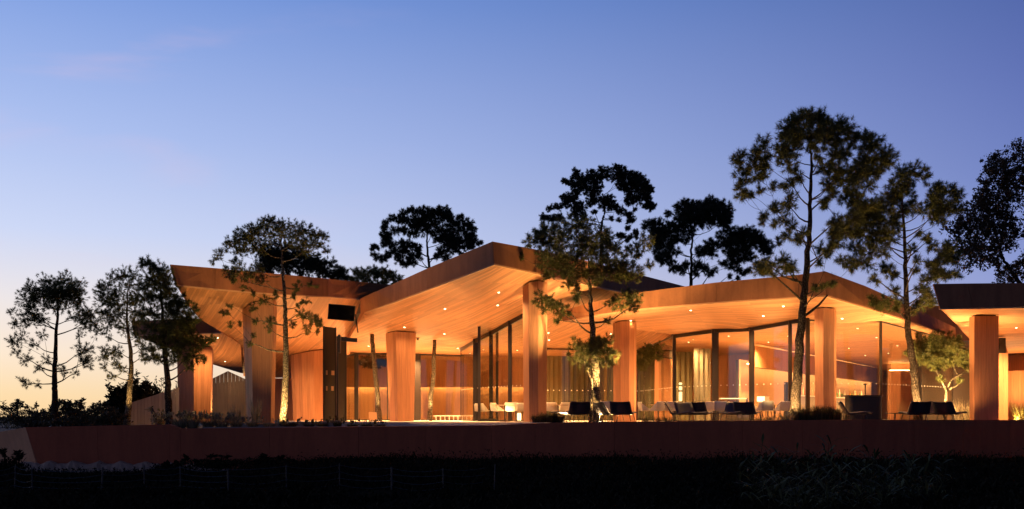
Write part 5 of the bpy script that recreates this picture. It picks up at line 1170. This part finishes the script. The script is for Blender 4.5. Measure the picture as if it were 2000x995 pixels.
# foreground: one mass of dark ground cover, lumps against the foot of the wall
def cover():
    rng = np.random.default_rng(5); n = 60000
    Y = 13 + 23.4 * rng.random(n) ** .8; X = (rng.random(n) * 2 - 1) * (Y * .53 + 1)
    lump = .5 + .5 * np.sin(X * 1.3 + 1.7 * np.sin(Y * .8)) * np.cos(Y * 1.1 + X * .4)
    nearwall = np.clip((Y - 33) / 3, 0, 1) * np.clip((X + 13) / 4, .1, 1)
    h = .08 + .22 * lump * rng.random(n) + .16 * nearwall * (.4 + .6 * rng.random(n)) * (.55 + .45 * np.sin(X * .9))
    lowl = np.clip((-6 - X) / 4, 0, 1) * np.clip((Y - 27) / 7, 0, 1); h = h * (1 - .6 * lowl); z0 = -1.45 - .38 * lowl + .02 * np.clip((X + 16) / 8, 0, 1) * np.clip((Y - 26) / 9, 0, 1)
    a = rng.uniform(0, 2 * np.pi, n); ln = h * (.6 + rng.random(n)); base = np.stack([X, Y, z0], 1)
    dirv = np.stack([np.cos(a) * .6, np.sin(a) * .6, np.full(n, 1.0)], 1); tip = base + dirv * ln[:, None]; tip[:, 2] = np.minimum(tip[:, 2], z0 + h * 1.4)
    s = np.stack([-np.sin(a), np.cos(a), np.zeros(n)], 1) * (.018 + .02 * rng.random(n))[:, None]; mid = base * .45 + tip * .55 + np.array([0, 0, .03])
    V = np.stack([base, mid - s, tip, mid + s], 1)
    # small leaves for broken-up lumps
    m = 30000; Y2 = 14 + 22.5 * rng.random(m); X2 = (rng.random(m) * 2 - 1) * (Y2 * .53 + 1); l2 = .5 + .5 * np.sin(X2 * 1.3 + 1.7 * np.sin(Y2 * .8)) * np.cos(Y2 * 1.1 + X2 * .4)
    nw = np.clip((Y2 - 33) / 3, 0, 1) * np.clip((X2 + 13) / 4, .1, 1)
    c = np.stack([X2, Y2, -1.42 + (.1 + .28 * l2 + .2 * nw) * rng.random(m) + .02 * np.clip((X2 + 16) / 8, 0, 1) * np.clip((Y2 - 26) / 9, 0, 1)], 1)
    c[:, 2] -= .42 * np.clip((-6 - X2) / 4, 0, 1) * np.clip((Y2 - 27) / 7, 0, 1)
    aa = rng.normal(size=(m, 3)); aa /= np.linalg.norm(aa, axis=1)[:, None]; bb = np.cross(aa, rng.normal(size=(m, 3))); bb /= np.linalg.norm(bb, axis=1)[:, None]
    V2 = np.stack([c - aa * .05, c + bb * .022, c + aa * .05, c - bb * .022], 1)
    V = np.concatenate([V, V2], 0)
    tag(tri_mesh('ground_cover', V, M['cover'], None, 4, rng.random(len(V))), 'dark low ground cover in front of the retaining wall', 'ground cover', None, 'stuff')
cover()
# reeds in the right foreground
def reed(label, px, Y, h, seed, stems=7):
    rr = random.Random(seed); X = XY(px, Y)[0]; z = -1.45; V = []; tn = []; m = MB()
    for k in range(stems):
        b = Vector((X + rr.gauss(0, .16), Y + rr.gauss(0, .16), z)); hh = h * rr.uniform(.55, 1.0); top = b + Vector((rr.gauss(0, .16), rr.gauss(0, .14), hh))
        m.tube([b, b.lerp(top, .5) + Vector((rr.gauss(0, .03), 0, 0)), top], [.009, .007, .004], 4, False)
        for j in range(rr.randint(6, 9)):
            t = rr.uniform(.2, 1.0); p = b.lerp(top, t); a = rr.uniform(0, 6.283); ln = rr.uniform(.24, .52); up_ = rr.uniform(.25, 1.1)
            d = Vector((math.cos(a), math.sin(a), up_)).normalized(); s = Vector((-math.sin(a), math.cos(a), 0)) * rr.uniform(.014, .028)
            p1 = p + d * ln * .45; p2 = p + d * ln * .8 + Vector((0, 0, -.04)); p3 = p + d * ln - Vector((0, 0, rr.uniform(.04, .16)))
            V += [[p, p, p1 + s, p1 - s], [p1 - s, p1 + s, p2 + s * .7, p2 - s * .7], [p2 - s * .7, p2 + s * .7, p3, p3]]; tn += [rr.random()] * 3
    root = empty('reed_plant', (X, Y, z)); tag(root, label, 'reed', 'reeds in the right foreground')
    m.build('stem', M['reed'], root); tri_mesh('leaves', np.array([[tuple(v) for v in f] for f in V]), M['reed'], root, 4, np.array(tn))
for i, (px, Y, h, lab) in enumerate(((1470, 19.0, 1.22, 'leftmost tall reed against the wall, with drooping leaves'), (1505, 17.5, .9, 'short reed right of the leftmost one'), (1535, 18.5, 1.2, 'tall reed below the tallest dark pine trunk'),
        (1575, 17.6, 1.1, 'dense reed below the dark bush'), (1605, 18.8, 1.24, 'tall reed below the faceted column'), (1645, 17.4, 1.0, 'reed left of the wall corner'), (1690, 18.2, 1.12, 'reed in front of the wall corner'),
        (1725, 17.6, 1.15, 'reed right of the wall corner'), (1752, 18.6, 1.2, 'tall pointed reed below the widest lounge chair'), (1790, 17.6, .95, 'second reed from the right'), (1825, 18.6, .9, 'rightmost reed, lower than its neighbours'), (1620, 16.2, .7, 'short reed at the bottom below the faceted column'), (1710, 16.2, .7, 'short reed at the bottom below the host stand'), (1545, 16.3, .7, 'short reed at the bottom left of the group'))):
    reed(lab, px, Y, h, 200 + i, 8)
# low wire fence at the left
fe = empty('wire_fence', (*XY(450, 21.7), -1.45)); tag(fe, 'low wire fence with thin posts crossing the dark left foreground', 'fence')
FX = [-30, 28, 63, 198, 282, 353, 447, 560, 664, 765, 866, 965]; tops = []
for i, px in enumerate(FX):
    Y = 21.7 + .25 * math.sin(i * 1.7); x = XY(px, Y)[0]; h = RND.uniform(.52, .62); t = Vector((x + RND.uniform(-.03, .03), Y, -1.4 + h)); tops.append((Vector((x, Y, -1.5)), t))
    m = MB(); m.tube([(x, Y, -1.5), tuple(t)], .013 if i % 3 else .02, 6); m.build('post', M['post'], fe)
for k in range(4):
    m = MB(); pts = []
    for i in range(len(tops) - 1):
        a = tops[i][0].lerp(tops[i][1], .96 - k * .2); b = tops[i + 1][0].lerp(tops[i + 1][1], .96 - k * .2); sag = RND.uniform(.02, .08)
        for j in range(5): t = j / 5; pts.append(a.lerp(b, t) - Vector((0, .018, sag * 4 * t * (1 - t))))
    m.tube(pts, .0035, 4); m.build('wire', M['wire'], fe)
